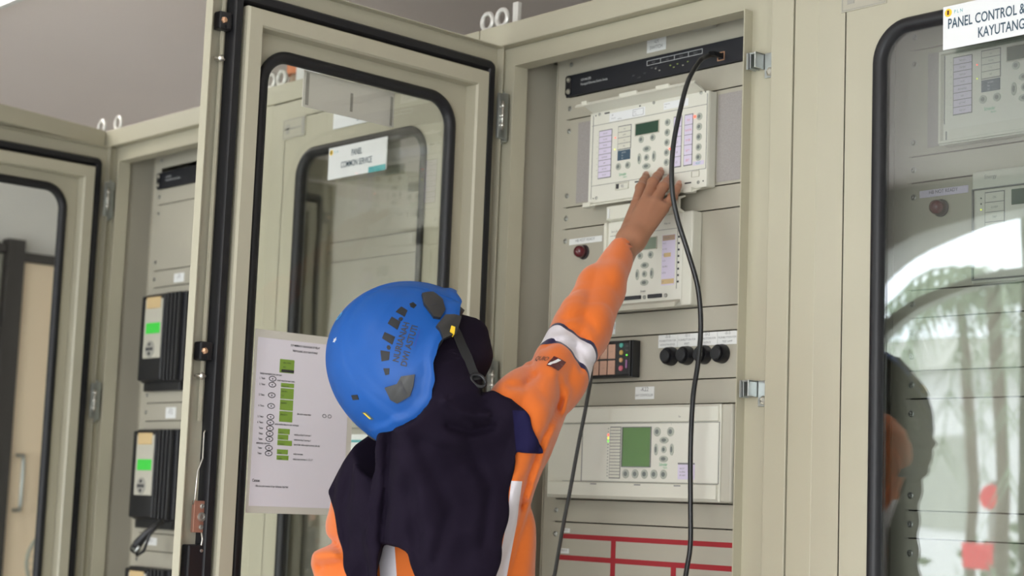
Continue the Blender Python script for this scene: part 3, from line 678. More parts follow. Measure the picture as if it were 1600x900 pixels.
def large_relay(dx, dz, cover_open, label):
    Y = .065
    t = tag(empty('protection_relay', (.343 + dx, .09, 1.881 + dz)), label, 'relay')
    K = dict(dx=dx, dz=dz)
    z1 = 2.061 if cover_open else 2.036
    MB().box(.192, .498, Y + .001, .0885, 1.883, z1, .003).build('housing', 'relay', t, **K)
    MB().box(.1905, .4975, Y - .0005, Y + .001, 1.8825, z1 - .0008, .0005).build('front_plate', 'relay_w', t, **K)
    if cover_open:
        MB().box(.196, .494, Y - .0012, Y - .0005, 2.0345, 2.0352).box(.199, .4945, Y - .0012, Y - .0005, 1.9155, 1.9162).box(.4945, .4953, Y - .0012, Y - .0005, 1.9155, 2.055).box(.1985, .1993, Y - .0012, Y - .0005, 1.89, 2.055).build('groove_line', 'inkgrey', t, **K)
        # lifted transparent-white cover at the top, lower flap
        q = MB().prismx([(Y + .004, 2.0615), (Y - .030, 2.0745), (Y - .031, 2.0715), (Y + .004, 2.0585)], .197, .487)
        q.prismx([(Y - .030, 2.0745), (Y - .034, 2.069), (Y - .0325, 2.068), (Y - .029, 2.072)], .180, .492)
        for a, b in ((.197, .212), (.300, .345), (.395, .428)): q.prismx([(Y - .028, 2.073), (Y - .030, 2.0775), (Y - .0335, 2.0775), (Y - .0325, 2.071)], a, b)
        q.build('top_cover', 'relay', t, **K)
        q = MB().prismx([(Y + .004, 1.884), (Y - .010, 1.8775), (Y - .010, 1.8750), (Y + .004, 1.8815)], .196, .482)
        for a, b in ((.188, .208), (.452, .472)): q.box(a, b, Y - .013, Y + .002, 1.8735, 1.8825, .001)
        q.build('lower_flap', 'relay', t, **K)
        for x, z in ((.2155, 2.0555), (.360, 2.0575), (.479, 2.0585), (.2135, 1.8915), (.4775, 1.8925)):
            MB().lathe((x, Y - .0005, z), (0, -1, 0), [(0, .0034), (.0012, .0030), (.0016, .0016), (.0008, .0010), (.0008, 0)], 12).build('screw', 'screw', t, smooth=True, auto=.6, **K)
        for x, z, w in ((.204, 2.0545, .0025), (.229, 2.0555, .014), (.322, 2.0565, .004), (.4885, 2.0585, .0025), (.204, 1.8915, .0025), (.316, 1.911, .017), (.444, 1.894, .016), (.488, 1.8935, .0025)):
            MB().box(x, x + w, Y - .0012, Y, z - .0013, z + .0013, .0008).build('slot', 'ink', t, **K)
        s = MB().box(.243, .338, Y - .0009, Y - .0005, 2.0365, 2.0535).build('sticker', 'sign', t, **K)
        q = MB()
        for k in range(5):
            for j in range(5):
                if random.random() < .55: q.box(.288 + k * .0022, .290 + k * .0022, Y - .0012, Y - .0009, 2.0415 + j * .0021, 2.0433 + j * .0021)
        q.bm.free()
        MB().ring((.306, .334, 2.039, 2.0515), [(0, Y - .0009), (0, Y - .0012), (.0005, Y - .0012), (.0005, Y - .0009)]).build('sticker_box', 'inkgrey', s, **K)
        lettering('sticker_text', [('S40', .249, 2.0475, .003, 'l', .8), ('Series 40', .249, 2.0415, .0026, 'l', .8), ('48/250 Vdc', .266, 2.0385, .0022, 'l', .8), ('100 V', .309, 2.046, .0024, 'l', .8), ('1 / 5 A', .309, 2.0415, .0024, 'l', .8)], 'inkgrey', s, front(Y - .0013), **K)
        s = MB().box(.386, .448, Y - .0009, Y - .0005, 2.0395, 2.0535).build('sticker', 'sign', t, **K)
        lettering('sticker_text', [('Feeder unit', .389, 2.0488, .0024, 'l', .85), ('IP52', .389, 2.0435, .0022, 'l', .8)], 'inkgrey', s, front(Y - .0013), **K)
        p = MB().ring((.266, .301, 1.9005, 1.9145), [(0, Y - .0005), (0, Y - .0035), (.002, Y - .0035), (.002, Y - .0005)]).build('port', 'relay', t, **K)
        MB().box(.268, .2735, Y - .002, Y - .0005, 1.903, 1.912).build('port_socket', 'ink', p, **K)
        lettering('port_text', [('RS', .284, 1.9042, .0062, 'c', .8)], 'inkgrey', p, front(Y - .001), **K)
        MB().ring((.4605, .4795, 1.903, 1.9145), [(0, Y - .0005), (0, Y - .0015), (.0008, Y - .0015), (.0008, Y - .0005)]).build('key_cover', 'relay_g', t, **K)
    else:
        MB().ring((.1925, .4985, 1.8845, z1 - .002), [(0, Y), (0, Y - .006), (.004, Y - .006), (.006, Y)]).build('cover_rim', 'relay', t, **K)
        MB().box(.1995, .2012, Y - .0012, Y - .0005, 1.916, 2.028).box(.203, .205, Y - .0015, Y, 1.89, 1.904).build('groove_line', 'inkgrey', t, **K)
        MB().box(.210, .490, Y - .0012, Y - .0005, 1.889, 1.9065, .0005).build('lower_cover', 'relay', t, **K)
    led_labels(t, .2175, .2505, 1.9290, 2.0215, 8, Y - .0005, words=W1, **K)
    f = led_labels(t, .2690, .3020, 1.9790, 2.0235, 4, Y - .0005, words=['ON', 'ALARM', 'I> 51', 'TRIP'], m='relay', **K)
    q = MB().box(.2685, .3020, Y - .0013, Y - .0005, 1.9575, 1.9765).build('reading_field', 'inkblue', t, **K)
    lettering('field_text', [('Io> 51N', .280, 1.9705, .0028, 'l', .8), ('Ext', .280, 1.9650, .0028, 'l', .8), ('O I', .280, 1.9595, .0028, 'l', .8)], 'inkwhite', q, front(Y - .0016), **K)
    q = MB()
    for i in range(8): q.box(.2115, .2128, Y - .001, Y - .0005, 1.9335 + i * .01155, 1.9348 + i * .01155)
    q.build('led_dots', 'btn', t, **K)
    for x, z in ((.2715, 1.946), (.2965, 1.946), (.330, 1.991), (.360, 1.991)): button(t, x, z, Y - .0005, **K)
    for z in (2.0145, 1.9955, 1.9765, 1.9575, 1.939):
        button(t, .397, z, Y - .0005, **K); button(t, .4765, z, Y - .0005, **K)
    nav_pad(t, .3455, 1.9545, Y - .0005, 1.0, **K)
    l = MB().ring((.3135, .3765, 1.9985, 2.0235), [(0, Y - .0005), (0, Y - .0022), (.0015, Y - .0022), (.0015, Y - .0005)]).build('screen_bezel', 'relay_g', t, **K)
    MB().box(.315, .375, Y - .0014, Y - .0005, 2.000, 2.022).build('screen', 'lcd_dark', l, **K)
    led_labels(t, .4140, .4325, 1.9275, 2.0215, 5, Y - .0005, words=['L1', 'L2', 'L3', 'L4', 'L5'], **K)
    led_labels(t, .4410, .4600, 1.9275, 2.0215, 5, Y - .0005, words=['I>51', 'Io>51N', 'I>>50', 'Io>>', 'EXT'], ink='pink', **K)
    MB().sphere((.4655, Y - .001, 2.0155), .0028, 10).build('alarm_led', 'ledred', t, smooth=True, **K)
    MB().sphere((.4045, Y - .001, 1.9635), .0018, 10).build('alarm_led', 'ledred', t, smooth=True, **K)
    MB().sphere((.2605, Y - .001, 2.0035), .0013, 8).build('alarm_led', 'ledred', t, smooth=True, **K)
    MB().sphere((.2605, Y - .001, 1.981), .0013, 8).build('status_led', 'ledyel', t, smooth=True, **K)
    lettering('logo', [('Schneider', .2835, 1.9275, .0058, 'c', .62), ('Electric', .2905, 1.9228, .0030, 'c', .8)], 'inkgreen', t, front(Y - .0009), **K)
    if cover_open:
        q = MB().box(.463, .490, Y - .0009, Y - .0005, 1.9245, 1.9320).build('reset_tag', 'lilac', t, **K)
        lettering('reset_text', [('RESET', .4765, 1.9262, .0042, 'c', .8)], 'teal', q, front(Y - .0012), **K)
    return t
large_relay(0, 0, True, 'cream protection relay with raised cover that the hand touches, below the black switch')
large_relay(.803, .0105, False, 'cream protection relay behind the shiny glass, under the PANEL CONTROL sign')

def small_relay():
    Y = .061
    t = tag(empty('protection_relay', (.35, .09, 1.667)), 'cream relay behind the wrist, with orange and white label column', 'relay')
    MB().box(.256, .468, Y + .001, .0885, 1.669, 1.842, .003).build('housing', 'relay', t)
    MB().box(.2535, .4465, Y - .0005, Y + .001, 1.6695, 1.8385, .0005).build('front_plate', 'relay_w', t)
    MB().box(.2465, .2535, Y - .006, .085, 1.672, 1.838, .001).build('side_clip', 'relay', t)
    MB().prismx([(Y + .003, 1.8385), (Y - .012, 1.8420), (Y - .012, 1.867), (Y + .004, 1.872), (Y + .006, 1.870), (Y - .008, 1.864), (Y - .008, 1.846), (Y + .004, 1.842)], .259, .4455).build('top_cover', 'relay', t)
    MB().box(.264, .268, Y - .015, Y - .011, 1.8445, 1.862).box(.436, .440, Y - .015, Y - .011, 1.8445, 1.862).build('cover_tab', 'white', t)
    MB().box(.259, .434, Y - .0011, Y - .0005, 1.8115, 1.8122).box(.4335, .4342, Y - .0011, Y - .0005, 1.70, 1.83).build('groove_line', 'inkgrey', t)
    l = MB().ring((.3465, .3825, 1.7775, 1.8015), [(0, Y - .0005), (0, Y - .002), (.0012, Y - .002), (.0012, Y - .0005)]).build('screen_bezel', 'relay_g', t)
    MB().box(.3475, .3815, Y - .0013, Y - .0005, 1.7785, 1.8005).build('screen', 'lcd_grey', l)
    button(t, .367, 1.768, Y - .0005); button(t, .340, 1.768, Y - .0005)
    nav_pad(t, .3525, 1.733, Y - .0005, .98)
    q = MB().box(.3955, .4285, Y - .0009, Y - .0005, 1.708, 1.8015).build('label_strip', 'lilac', t)
    MB().box(.397, .4275, Y - .0013, Y - .0009, 1.791, 1.8008).build('label_mark', 'beige_tag', q)
    MB().box(.401, .418, Y - .0013, Y - .0009, 1.7605, 1.768).build('label_mark', 'sand_tag', q)
    MB().box(.3965, .4275, Y - .0013, Y - .0009, 1.7105, 1.7195).build('label_mark', 'sand_tag', q)
    lettering('lettering', [(s, .398, z, .0030, 'l', .75) for s, z in (('OVER CURR', 1.7945), ('I>> 51', 1.7845), ('Io> 51N', 1.774), ('TCS', 1.763), ('27 UV', 1.752), ('CB OPEN', 1.7415), ('LOCAL', 1.730), ('EXT', 1.7135))], 'inkgrey', q, front(Y - .0015))
    for i in range(8): MB().disc(.4372, 1.7955 - i * .0118, Y - .0005, .0021, .001, 10).build('led_dot', 'ink', t)
    lettering('logo', [('Schneider', .350, 1.6995, .0036, 'c', .7)], 'ink', t, front(Y - .0009))
    lettering('band_text', [('Series 20', .262, 1.8185, .004, 'l', .8), ('Relay unit', .400, 1.8215, .0035, 'l', .8)], 'inkgrey', t, front(Y - .0009))
    MB().box(.300, .346, Y - .004, Y - .0005, 1.6865, 1.6935, .001).build('slot', 'ink', t)
    MB().box(.364, .399, Y - .004, Y - .0005, 1.6865, 1.6935, .001).build('slot', 'ink', t)
    for x in (.354, .408): MB().lathe((x, Y - .0005, 1.6895), (0, -1, 0), [(0, .004), (.002, .0035), (.001, .002), (.001, 0)], 12).build('screw', 'screw', t)
    MB().prismx([(Y + .002, 1.682), (Y - .014, 1.6745), (Y - .016, 1.6655), (Y - .013, 1.6655), (Y - .011, 1.672), (Y + .002, 1.678)], .275, .444).build('lower_flap', 'relay_g', t)
small_relay()

def bay_controller():
    Y = .056
    t = tag(empty('bay_controller', (.343, .09, 1.314)), 'wide cream control unit with large green screen and a row of round keys', 'control unit')
    MB().box(.1125, .576, Y + .004, .0885, 1.3165, 1.4885, .004).build('housing', 'relay_g', t)
    MB().box(.1115, .553, Y, Y + .004, 1.3165, 1.4885, .0018).build('front_plate', 'relay', t)
    MB().prismx([(Y, 1.3175), (Y - .005, 1.322), (Y - .005, 1.346), (Y, 1.3475)], .118, .549).build('lower_cover', 'relay', t)
    MB().prismx([(Y, 1.4575), (Y - .003, 1.459), (Y - .003, 1.484), (Y, 1.487)], .118, .549).build('upper_cover', 'relay', t)
    MB().box(.2055, .2075, Y - .001, Y, 1.349, 1.456).box(.155, .550, Y - .001, Y, 1.4560, 1.4568).box(.550, .5508, Y - .001, Y, 1.3485, 1.4568).box(.155, .550, Y - .001, Y, 1.3478, 1.3485).box(.4915, .4925, Y - .001, Y, 1.349, 1.456).build('groove_line', 'inkgrey', t)
    MB().box(.208, .549, Y - .0016, Y, 1.3495, 1.4552, .0006).build('key_panel', 'relay_w', t)
    Y -= .0016
    l = MB().ring((.3135, .3875, 1.3755, 1.4495), [(0, Y), (0, Y - .0018), (.0015, Y - .0018), (.0015, Y)]).build('screen_bezel', 'inkgrey', t)
    MB().box(.3148, .3862, Y - .0008, Y, 1.3768, 1.4482).build('screen', 'lcd_green', l)
    led_labels(t, .2825, .3090, 1.3555, 1.4490, 16, Y, m='relay')
    for i in range(16):
        MB().disc(.2765, 1.4465 - i * .00585, Y, .0010 if i not in (2, 3, 4) else .0022, .0006, 8).build('status_led', {2: 'ledred', 3: 'ledyel', 4: 'ledgreen'}.get(i, 'btn_ring'), t)
    for x, z in ((.402, 1.440), (.435, 1.440), (.325, 1.3633), (.349, 1.3633), (.3727, 1.3633), (.3965, 1.3633), (.4203, 1.3633)): button(t, x, z, Y, .0085)
    nav_pad(t, .4195, 1.408, Y, 1.02)
    lettering('logo', [('Schneider', .419, 1.3785, .0060, 'c', .62), ('Electric', .424, 1.374, .0030, 'c', .8)], 'inkgreen', t, front(Y - .0004))
    s = MB().box(.455, .4955, Y - .0006, Y, 1.355, 1.3845).build('sticker', 'lilac', t)
    MB().box(.455, .4955, Y - .0009, Y - .0006, 1.3815, 1.3845).build('sticker_edge', 'inkgrey', s)
    lettering('sticker_text', [('Ref CU7', .460, 1.373, .003, 'l', .8), ('No 08322', .460, 1.367, .003, 'l', .8), ('IEC 61850', .460, 1.361, .003, 'l', .8)], 'inkgrey', s, front(Y - .001))
    lettering('band_text', [('Unit C', .150, 1.4655, .0035, 'l', .8), ('Bay', .455, 1.4655, .0035, 'l', .8), ('I', .4375, 1.4515, .004, 'c', .8)], 'inkgrey', t, front(.0525))
    for x in (.236, .350, .449): MB().box(x, x + .016, .0505, .0515, 1.3425, 1.3445).build('slot', 'inkgrey', t)
bay_controller()

def annunciator():
    Y = .068
    t = tag(empty('alarm_annunciator', (.26, .09, 1.5365)), 'black alarm unit with salmon windows and small coloured keys, behind the sleeve', 'alarm unit')
    MB().box(.186, .3205, Y, .0884, 1.5435, 1.6125, .0015).build('housing', 'black', t)
    MB().ring((.1865, .3175, 1.5445, 1.6115), [(0, Y), (0, Y - .004), (.002, Y - .005), (.004, Y - .004), (.004, Y)]).build('front_rim', 'black', t)
    for i in range(4):
        for j in range(2):
            x = .1925 + i * .0215; z = 1.5485 + j * .0305
            if i < 1: pass
            p = MB().box(x, x + .0185, Y - .002, Y, z, z + .027, .0006).build('alarm_window', 'salmon', t)
            lettering('lettering', [('TRIP' if (i + j) % 2 else 'ALARM', x + .009, z + .012, .0028, 'c', .7)], 'beige_tag', p, front(Y - .0023))
    for z, m, r in ((1.6035, 'aqua', .0048), (1.5895, 'amber', .0046), (1.5755, 'tan', .0046), (1.5600, 'pink', .0052)):
        MB().disc(.2915, z, Y, r, .003, 16).build('key', m, t)
    MB().disc(.3055, 1.5845, Y, .0018, .002, 10).build('status_led', 'ledgreen', t)
    MB().box(.3035, .3072, Y - .002, Y, 1.560, 1.5755, .0005).build('side_tag', 'mauve', t)
    lettering('side_text', [('A B', .305, 1.600, .0036, 'c', .8), ('RUN', .305, 1.592, .003, 'c', .8)], 'inkgrey', t, front(Y - .0004))
annunciator()

def push_knob(x, label):
    t = tag(empty('push_button', (x, .0895, 1.580)), label, 'push button', 'round black push buttons in a row')
    MB().lathe((x, .0895, 1.580), (0, -1, 0), [(0, .0175), (.004, .0175), (.006, .0165), (.014, .0160), (.0155, .0150), (.0145, .0125), (.0145, 0)], 28).build('collar', 'black', t, smooth=True, auto=.6)
    MB().lathe((x, .074, 1.580), (0, -1, 0), [(0, .0120), (.005, .0118), (.0062, .0105), (.0062, 0)], 28).build('cap', 'rubber', t, smooth=True, auto=.6)
for x, s in zip((.400, .4395, .4815, .5235), ('leftmost of the four round black push buttons, under tag S10', 'round black push button just left of the cable, under tag S11', 'round black push button just right of the cable, under tag S12', 'rightmost of the four round black push buttons, under tag S13')): push_knob(x, s)

def red_lamp(dx, x, z, label):
    t = tag(empty('indicator_lamp', (x + dx, .0895, z)), label, 'indicator lamp', 'dark red indicator lamps')
    MB().lathe((x, .0895, z), (0, -1, 0), [(0, .0145), (.003, .0142), (.004, .012), (.004, 0)], 24).build('collar', 'black', t, smooth=True, auto=.6, dx=dx)
    MB().lathe((x, .0855, z), (0, -1, 0), [(0, .0125), (.010, .0122), (.015, .0105), (.0185, .006), (.0195, 0)], 24).build('lens', 'lampred', t, smooth=True, dx=dx)
red_lamp(0, .1585, 1.7935, 'dark red lamp under the NOT READY tag in the open cabinet')
red_lamp(DXR, .158, 1.797, 'dark red lamp behind the shiny glass door at the right')

# second relay in the right cabinet
def right_small_relay():
    t = tag(empty('protection_relay', (1.16, .09, 1.667)), 'small cream relay behind the reflections, below the sign, beside the red lamp', 'relay')
    Y = .07
    MB().box(1.050, 1.26, Y + .001, .0885, 1.668, 1.8445, .003).build('housing', 'relay', t)
    MB().ring((1.0535, 1.256, 1.672, 1.816), [(0, Y), (0, Y - .004), (.002, Y - .004), (.002, Y)]).build('cover_rim', 'inkgrey', t)
    lettering('type_name', [('Energy', 1.074, 1.831, .0065, 'l', .9)], 'inkgrey', t, front(Y + .0004))
    led_labels(t, 1.0755, 1.1085, 1.70, 1.8085, 7, Y + .001, m='relay', words=['ON', 'ALARM', 'TRIP'])
    MB().box(1.1225, 1.18, Y - .001, Y + .001, 1.785, 1.809).build('screen', 'lcd_dark', t)
    for z in (1.801, 1.792, 1.783): MB().disc(1.0675, z, Y + .001, .0014, .001, 8).build('status_led', 'ledyel' if z < 1.79 else 'btn_ring', t)
right_small_relay()

# black relays in the left cabinet
def black_relay():
    t = empty('black_relay', (DXL + .16, .09, 1.57)); dx = DXL
    K = dict(dx=dx)
    MB().box(.1125, .316, .062, .0885, 1.578, 1.810, .004).box(.118, .300, .068, .0885, 1.556, 1.58, .003).build('housing', 'black', t, **K)
    MB().box(.1135, .232, .050, .063, 1.582, 1.806, .005).build('cover', 'black', t, **K)
    q = MB()
    for x in (.240, .258, .276, .294): q.box(x, x + .009, .050, .063, 1.580, 1.808, .002)
    q.build('cooling_ribs', 'black', t, **K)
    f = MB().box(.140, .226, .047, .051, 1.640, 1.795, .002).build('face_plate', 'relay_g', t, **K)
    MB().box(.148, .218, .0455, .0475, 1.770, 1.800, .002).build('name_band', 'sand_tag', f, **K)
    MB().box(.152, .222, .0452, .0475, 1.704, 1.732, .0008).build('screen', 'lcd_lit', f, **K)
    p = MB().lathe((.177, .047, 1.664), (0, -1, 0), [(0, .022), (.002, .021), (.002, 0)], 20).build('key_pad', 'duct', f, smooth=True, auto=.5, **K)
    for a in range(4): MB().disc(.177 + .012 * math.cos(a * PI / 2), 1.664 + .012 * math.sin(a * PI / 2), .045, .0045, .002, 12).build('key', 'ink', f, **K)
    MB().disc(.177, 1.664, .045, .0045, .002, 12).build('key', 'ink', f, **K)
    return t
r0 = black_relay(); tag(r0, 'upper black relay with bright green screen in the left cabinet', 'relay', 'black relays with green screens')
r1 = copy_tree(r0); r1.location.z -= .353; r1['label'] = 'lower black relay with bright green screen in the left cabinet, above the plug'
r2 = copy_tree(r0); r2.location.z -= .705; r2['label'] = 'black relay at the very bottom of the left cabinet, only its top edge showing'
# plug and cord hanging below the lower black relay
t = tag(empty('plug', (DXL + .25, .03, 1.15)), 'black plug and cord hanging below the lower black relay', 'plug')
MB().tube([(DXL + .31, .04, 1.225), (DXL + .285, .01, 1.195), (DXL + .262, .0, 1.168), (DXL + .245, .0, 1.150)], [.007, .009, .012, .013], 10).build('plug_body', 'black', t, smooth=True)
MB().tube([(DXL + .245, .0, 1.150), (DXL + .27, -.005, 1.138), (DXL + .30, -.005, 1.150), (DXL + .315, 0, 1.19), (DXL + .32, .03, 1.23)], .004, 8).build('cord', 'black', t, smooth=True)
MB().tube([(DXL + .255, -.01, 1.155), (DXL + .275, -.012, 1.149), (DXL + .285, -.01, 1.160)], .004, 8).build('plug_clip', 'galv', t, smooth=True)

# cables
def smooth_path(P, n=6):
    P = [Vector(p) for p in P]; out = []
    for i in range(len(P) - 1):
        a = P[max(i - 1, 0)]; b = P[i]; c = P[i + 1]; d = P[min(i + 2, len(P) - 1)]
        for k in range(n):
            t = k / n
            out.append(.5 * ((2 * b) + (-a + c) * t + (2 * a - 5 * b + 4 * c - d) * t * t + (-a + 3 * b - 3 * c + d) * t ** 3))
    out.append(P[-1]); return out
t = tag(empty('network_cable', (.506, .08, 2.126)), 'thick black cable plugged into the switch, hanging down over the open panel', 'cable')
C1 = [(.509, .078, 2.1262), (.504, .060, 2.1235), (.514, .030, 2.110), (.531, .0, 2.094), (.544, -.04, 2.052), (.545, -.06, 1.996), (.547, -.078, 1.925), (.552, -.084, 1.856), (.556, -.073, 1.801), (.567, -.055, 1.741), (.578, -.04, 1.681), (.578, -.03, 1.615), (.565, -.02, 1.556), (.546, -.01, 1.496), (.534, 0, 1.408), (.537, 0, 1.309), (.539, 0, 1.244), (.532, 0, 1.2), (.523, 0, 1.156), (.51, -.02, 1.0), (.50, -.05, .6), (.48, -.12, .1), (.46, -.2, .008), (.40, -.3, .006)]
MB().tube(smooth_path(C1), .0044, 10).build('cord', 'cable', t, smooth=True)
q = MB().tube([(.509, .084, 2.1262), (.509, .060, 2.1258), (.506, .052, 2.1245)], [.0058, .0055, .0045], 4).build('plug_head', 'black', t)
t = MB().tube(smooth_path([(.232, .072, 1.600), (.234, .05, 1.579), (.248, .03, 1.529), (.269, 0, 1.479), (.252, 0, 1.408), (.234, 0, 1.325), (.22, 0, 1.266), (.203, 0, 1.182), (.192, 0, 1.123), (.18, -.02, .8), (.20, -.05, .3), (.22, -.1, .006), (.3, -.2, .004)]), .0036, 8).build('thin_cable', 'cable2', None, smooth=True)
tag(t, 'thin dark cable hanging from under the sleeve down the left of the wide unit', 'cable')

# things on top of the middle cabinet behind the glass
t = tag(empty('carton', (-1.0, .36, 2.262)), 'white carton on top of the cabinets, seen through the open glass door', 'carton')
MB().box(-1.125, -.86, .26, .46, 2.2625, 2.47, .004).build('box_body', 'white', t)
MB().box(-1.127, -.858, .30, .36, 2.4695, 2.4715, .0005).build('tape', 'sand_tag', t)
t = tag(empty('jar', (-1.165, .30, 2.262)), 'brown jar with an orange cap beside the white carton on the cabinets', 'jar')
MB().lathe((-1.165, .30, 2.2625), (0, 0, 1), [(0, .026), (.01, .030), (.10, .030), (.13, .024), (.14, .020), (.14, 0)], 24).build('jar_body', 'beige_tag', t, smooth=True, auto=.7)
MB().lathe((-1.165, .30, 2.400), (0, 0, 1), [(0, .034), (.045, .034), (.050, .030), (.050, 0)], 24).build('cap', 'orange_print', t, smooth=True, auto=.7)
t = tag(MB().box(-.020, -.004, .036, .046, 2.2625, 2.318, .001).box(-.034, -.004, .036, .046, 2.2625, 2.268, .001).build('bracket', 'silver'), 'small upright silver bracket beside the lifting eyes on top of the open cabinet', 'bracket')

# beige trunk that leaves the row at its left end, above the leftmost door
t = MB().box(0, 1.7, -.075, 0, 2.2175, 2.2625, .002).build('cable_trunk', 'paint', None, local=True)
t.location = (-1.628, -.004, 0); t.rotation_euler = (0, 0, math.radians(-76))
tag(t, 'beige trunk running towards the left edge above the leftmost open door', 'cable trunk')
for k in (.5, 1.3): MB().cyl((k, -.037, 2.26), (k, -.037, 2.65), .006, n=8).build('hanger_rod', 'galv', t, local=True)
q = MB().tube([(-1.735 + .0165 * math.cos(a), .04, 2.296 + .0175 * math.sin(a)) for a in [2 * PI * k / 24 for k in range(24)]], .0052, 8, close=True).cyl((-1.735, .04, 2.2625), (-1.735, .04, 2.279), .011, .009, 16)
q.box(-1.80, -1.672, .01, .10, 2.2165, 2.2625, .002)
tag(q.build('corner_cap', 'silver', smooth=True, auto=.7), 'corner cap with a lifting eye beyond the left end of the row', 'bracket')

# ------------------------------------------------------------------ the person
def surface_nets(f, lo, hi, h):
    """closed surface of f(P) = 0 (P: N x 3 array) sampled every h metres"""
    lo = np.array(lo, float); n = np.ceil((np.array(hi) - lo) / h).astype(int) + 1
    ax = [lo[i] + h * np.arange(n[i]) for i in range(3)]
    D = np.empty(n, np.float32)
    for i in range(n[0]):
        Yg, Zg = np.meshgrid(ax[1], ax[2], indexing='ij')
        P = np.stack([np.full(Yg.shape, ax[0][i]), Yg, Zg], -1).reshape(-1, 3)
        D[i] = f(P).reshape(n[1], n[2])
    ins = D < 0
    c = ins[:-1, :-1, :-1].astype(np.int8)
    for dx in (0, 1):
        for dy in (0, 1):
            for dz in (0, 1):
                if dx or dy or dz: c = c + ins[dx:n[0] - 1 + dx, dy:n[1] - 1 + dy, dz:n[2] - 1 + dz]
    act = (c > 0) & (c < 8); idx = -np.ones(act.shape, np.int64); A = np.argwhere(act); idx[act] = np.arange(len(A))
    S = np.zeros((len(A), 3)); K = np.zeros(len(A)); cor = [(a, b, d) for a in (0, 1) for b in (0, 1) for d in (0, 1)]
    for a in cor:
        for k in range(3):
            if a[k]: continue
            b = list(a); b[k] = 1
            da = D[A[:, 0] + a[0], A[:, 1] + a[1], A[:, 2] + a[2]]; db = D[A[:, 0] + b[0], A[:, 1] + b[1], A[:, 2] + b[2]]
            cr = (da < 0) != (db < 0); t = np.where(cr, da / np.where(cr, da - db, 1), 0)
            p = np.tile(np.array(a, float), (len(A), 1)); p[:, k] = t
            S += p * cr[:, None]; K += cr
    V = lo + h * (A + S / np.maximum(K, 1)[:, None]); F = []
    for k in range(3):
        i, j = [(1, 2), (2, 0), (0, 1)][k]
        s0 = [slice(1, n[q] - 1) for q in range(3)]; s0[k] = slice(0, n[k] - 1); s1 = list(s0); s1[k] = slice(1, n[k])
        a = ins[tuple(s0)]; b = ins[tuple(s1)]; E_ = np.argwhere(a != b)
        fl = a[tuple(E_.T)]; E_ = E_ + np.array([0 if q == k else 1 for q in range(3)])
        e1 = np.zeros(3, int); e1[i] = 1; e2 = np.zeros(3, int); e2[j] = 1
        q = [idx[tuple((E_ - o).T)] for o in (e1 + e2, e2, 0 * e1, e1)]
        Q = np.stack(q, 1); Q[~fl] = Q[~fl][:, ::-1]; F.append(Q)
    return V, np.concatenate(F)
def mesh_from(name, V, F, m, parent=None, origin=(0, 0, 0)):
    me = bpy.data.meshes.new(name); me.vertices.add(len(V)); me.vertices.foreach_set('co', (np.asarray(V) - np.array(origin)).astype(np.float32).ravel())
    me.loops.add(len(F) * 4); me.loops.foreach_set('vertex_index', np.asarray(F).astype(np.int32).ravel())
    me.polygons.add(len(F)); me.polygons.foreach_set('loop_start', np.arange(0, len(F) * 4, 4, dtype=np.int32))
    me.update(calc_edges=True); me.validate(); me.polygons.foreach_set('use_smooth', [True] * len(me.polygons)); me.materials.append(m)
    o = bpy.data.objects.new(name, me); COL.objects.link(o); o.parent = parent; return o
def crease(x, y, pts, amp, w):
    """fold running along a polyline of the cloth: amp > 0 sinks, amp < 0 raises"""
    dm = np.full(x.shape, 1e9)
    for (ax_, ay), (bx, by) in zip(pts, pts[1:]):
        ex, ey = bx - ax_, by - ay; t = np.clip(((x - ax_) * ex + (y - ay) * ey) / (ex * ex + ey * ey), 0, 1)
        dm = np.minimum(dm, (x - ax_ - ex * t) ** 2 + (y - ay - ey * t) ** 2)
    return amp * np.exp(-dm / (w * w))
def cone(P, a, b, ra, rb, sq=None):
    a = np.array(a, float); b = np.array(b, float); d = b - a; q = P - a
    t = np.clip(q @ d / (d @ d), 0, 1); return np.linalg.norm(q - t[:, None] * d, axis=1) - (ra + (rb - ra) * t)
def smin(a, b, k): h = np.clip(.5 + .5 * (b - a) / k, 0, 1); return b * (1 - h) + a * h - k * h * (1 - h)
def smax(a, b, k): return -smin(-a, -b, k)
def ell(P, c, ax, r):
    """ellipsoid with axes rows ax and radii r"""
    q = (P - np.array(c)) @ np.array(ax).T / np.array(r); l = np.linalg.norm(q, axis=1)
    g = np.linalg.norm(q / np.array(r), axis=1); return l * (l - 1) / np.maximum(g, 1e-6)
def chain(P, pts, k=.01):
    d = None
    for (a, ra), (b, rb) in zip(pts, pts[1:]):
        e = cone(P, a, b, ra, rb); d = e if d is None else smin(d, e, k)
    return d

HF = np.array([-.108, .648, .754]); HU = np.array([-.519, -.683, .513]); HR = np.array([.848, -.336, .411])
HF /= np.linalg.norm(HF); HU = HU - HF * (HU @ HF); HU /= np.linalg.norm(HU); HR = np.cross(HF, HU)
HC = np.array([.488, -.574, 1.500])          # helmet centre
def hp(f, r, u): return HC + HF * f + HR * r + HU * u
BR = np.array([.975, .222, 0]); BR /= np.linalg.norm(BR); BF = np.array([-BR[1], BR[0], 0]); BZ = np.array([0, 0, 1.])
BC = np.array([.437, -.468, 0])              # body axis
def bp(s, d, z): return BC + BR * s + BF * d + BZ * z
SHR = np.array([.588, -.449, 1.431]); ELR = np.array([0.528, -0.258, 1.594]); WRR = np.array([0.458, -0.085, 1.77])
SHL = np.array([.314, -.519, 1.289]); ELL = np.array([.302, -.584, 1.075]); WRL = np.array([.33, -.36, 1.10])
GROUND = 0.0
HIPR, HIPL = bp(.085, 0, .82), bp(-.085, 0, .82)
KNR, KNL = bp(.10, .03, .45), bp(-.11, .03, .45)
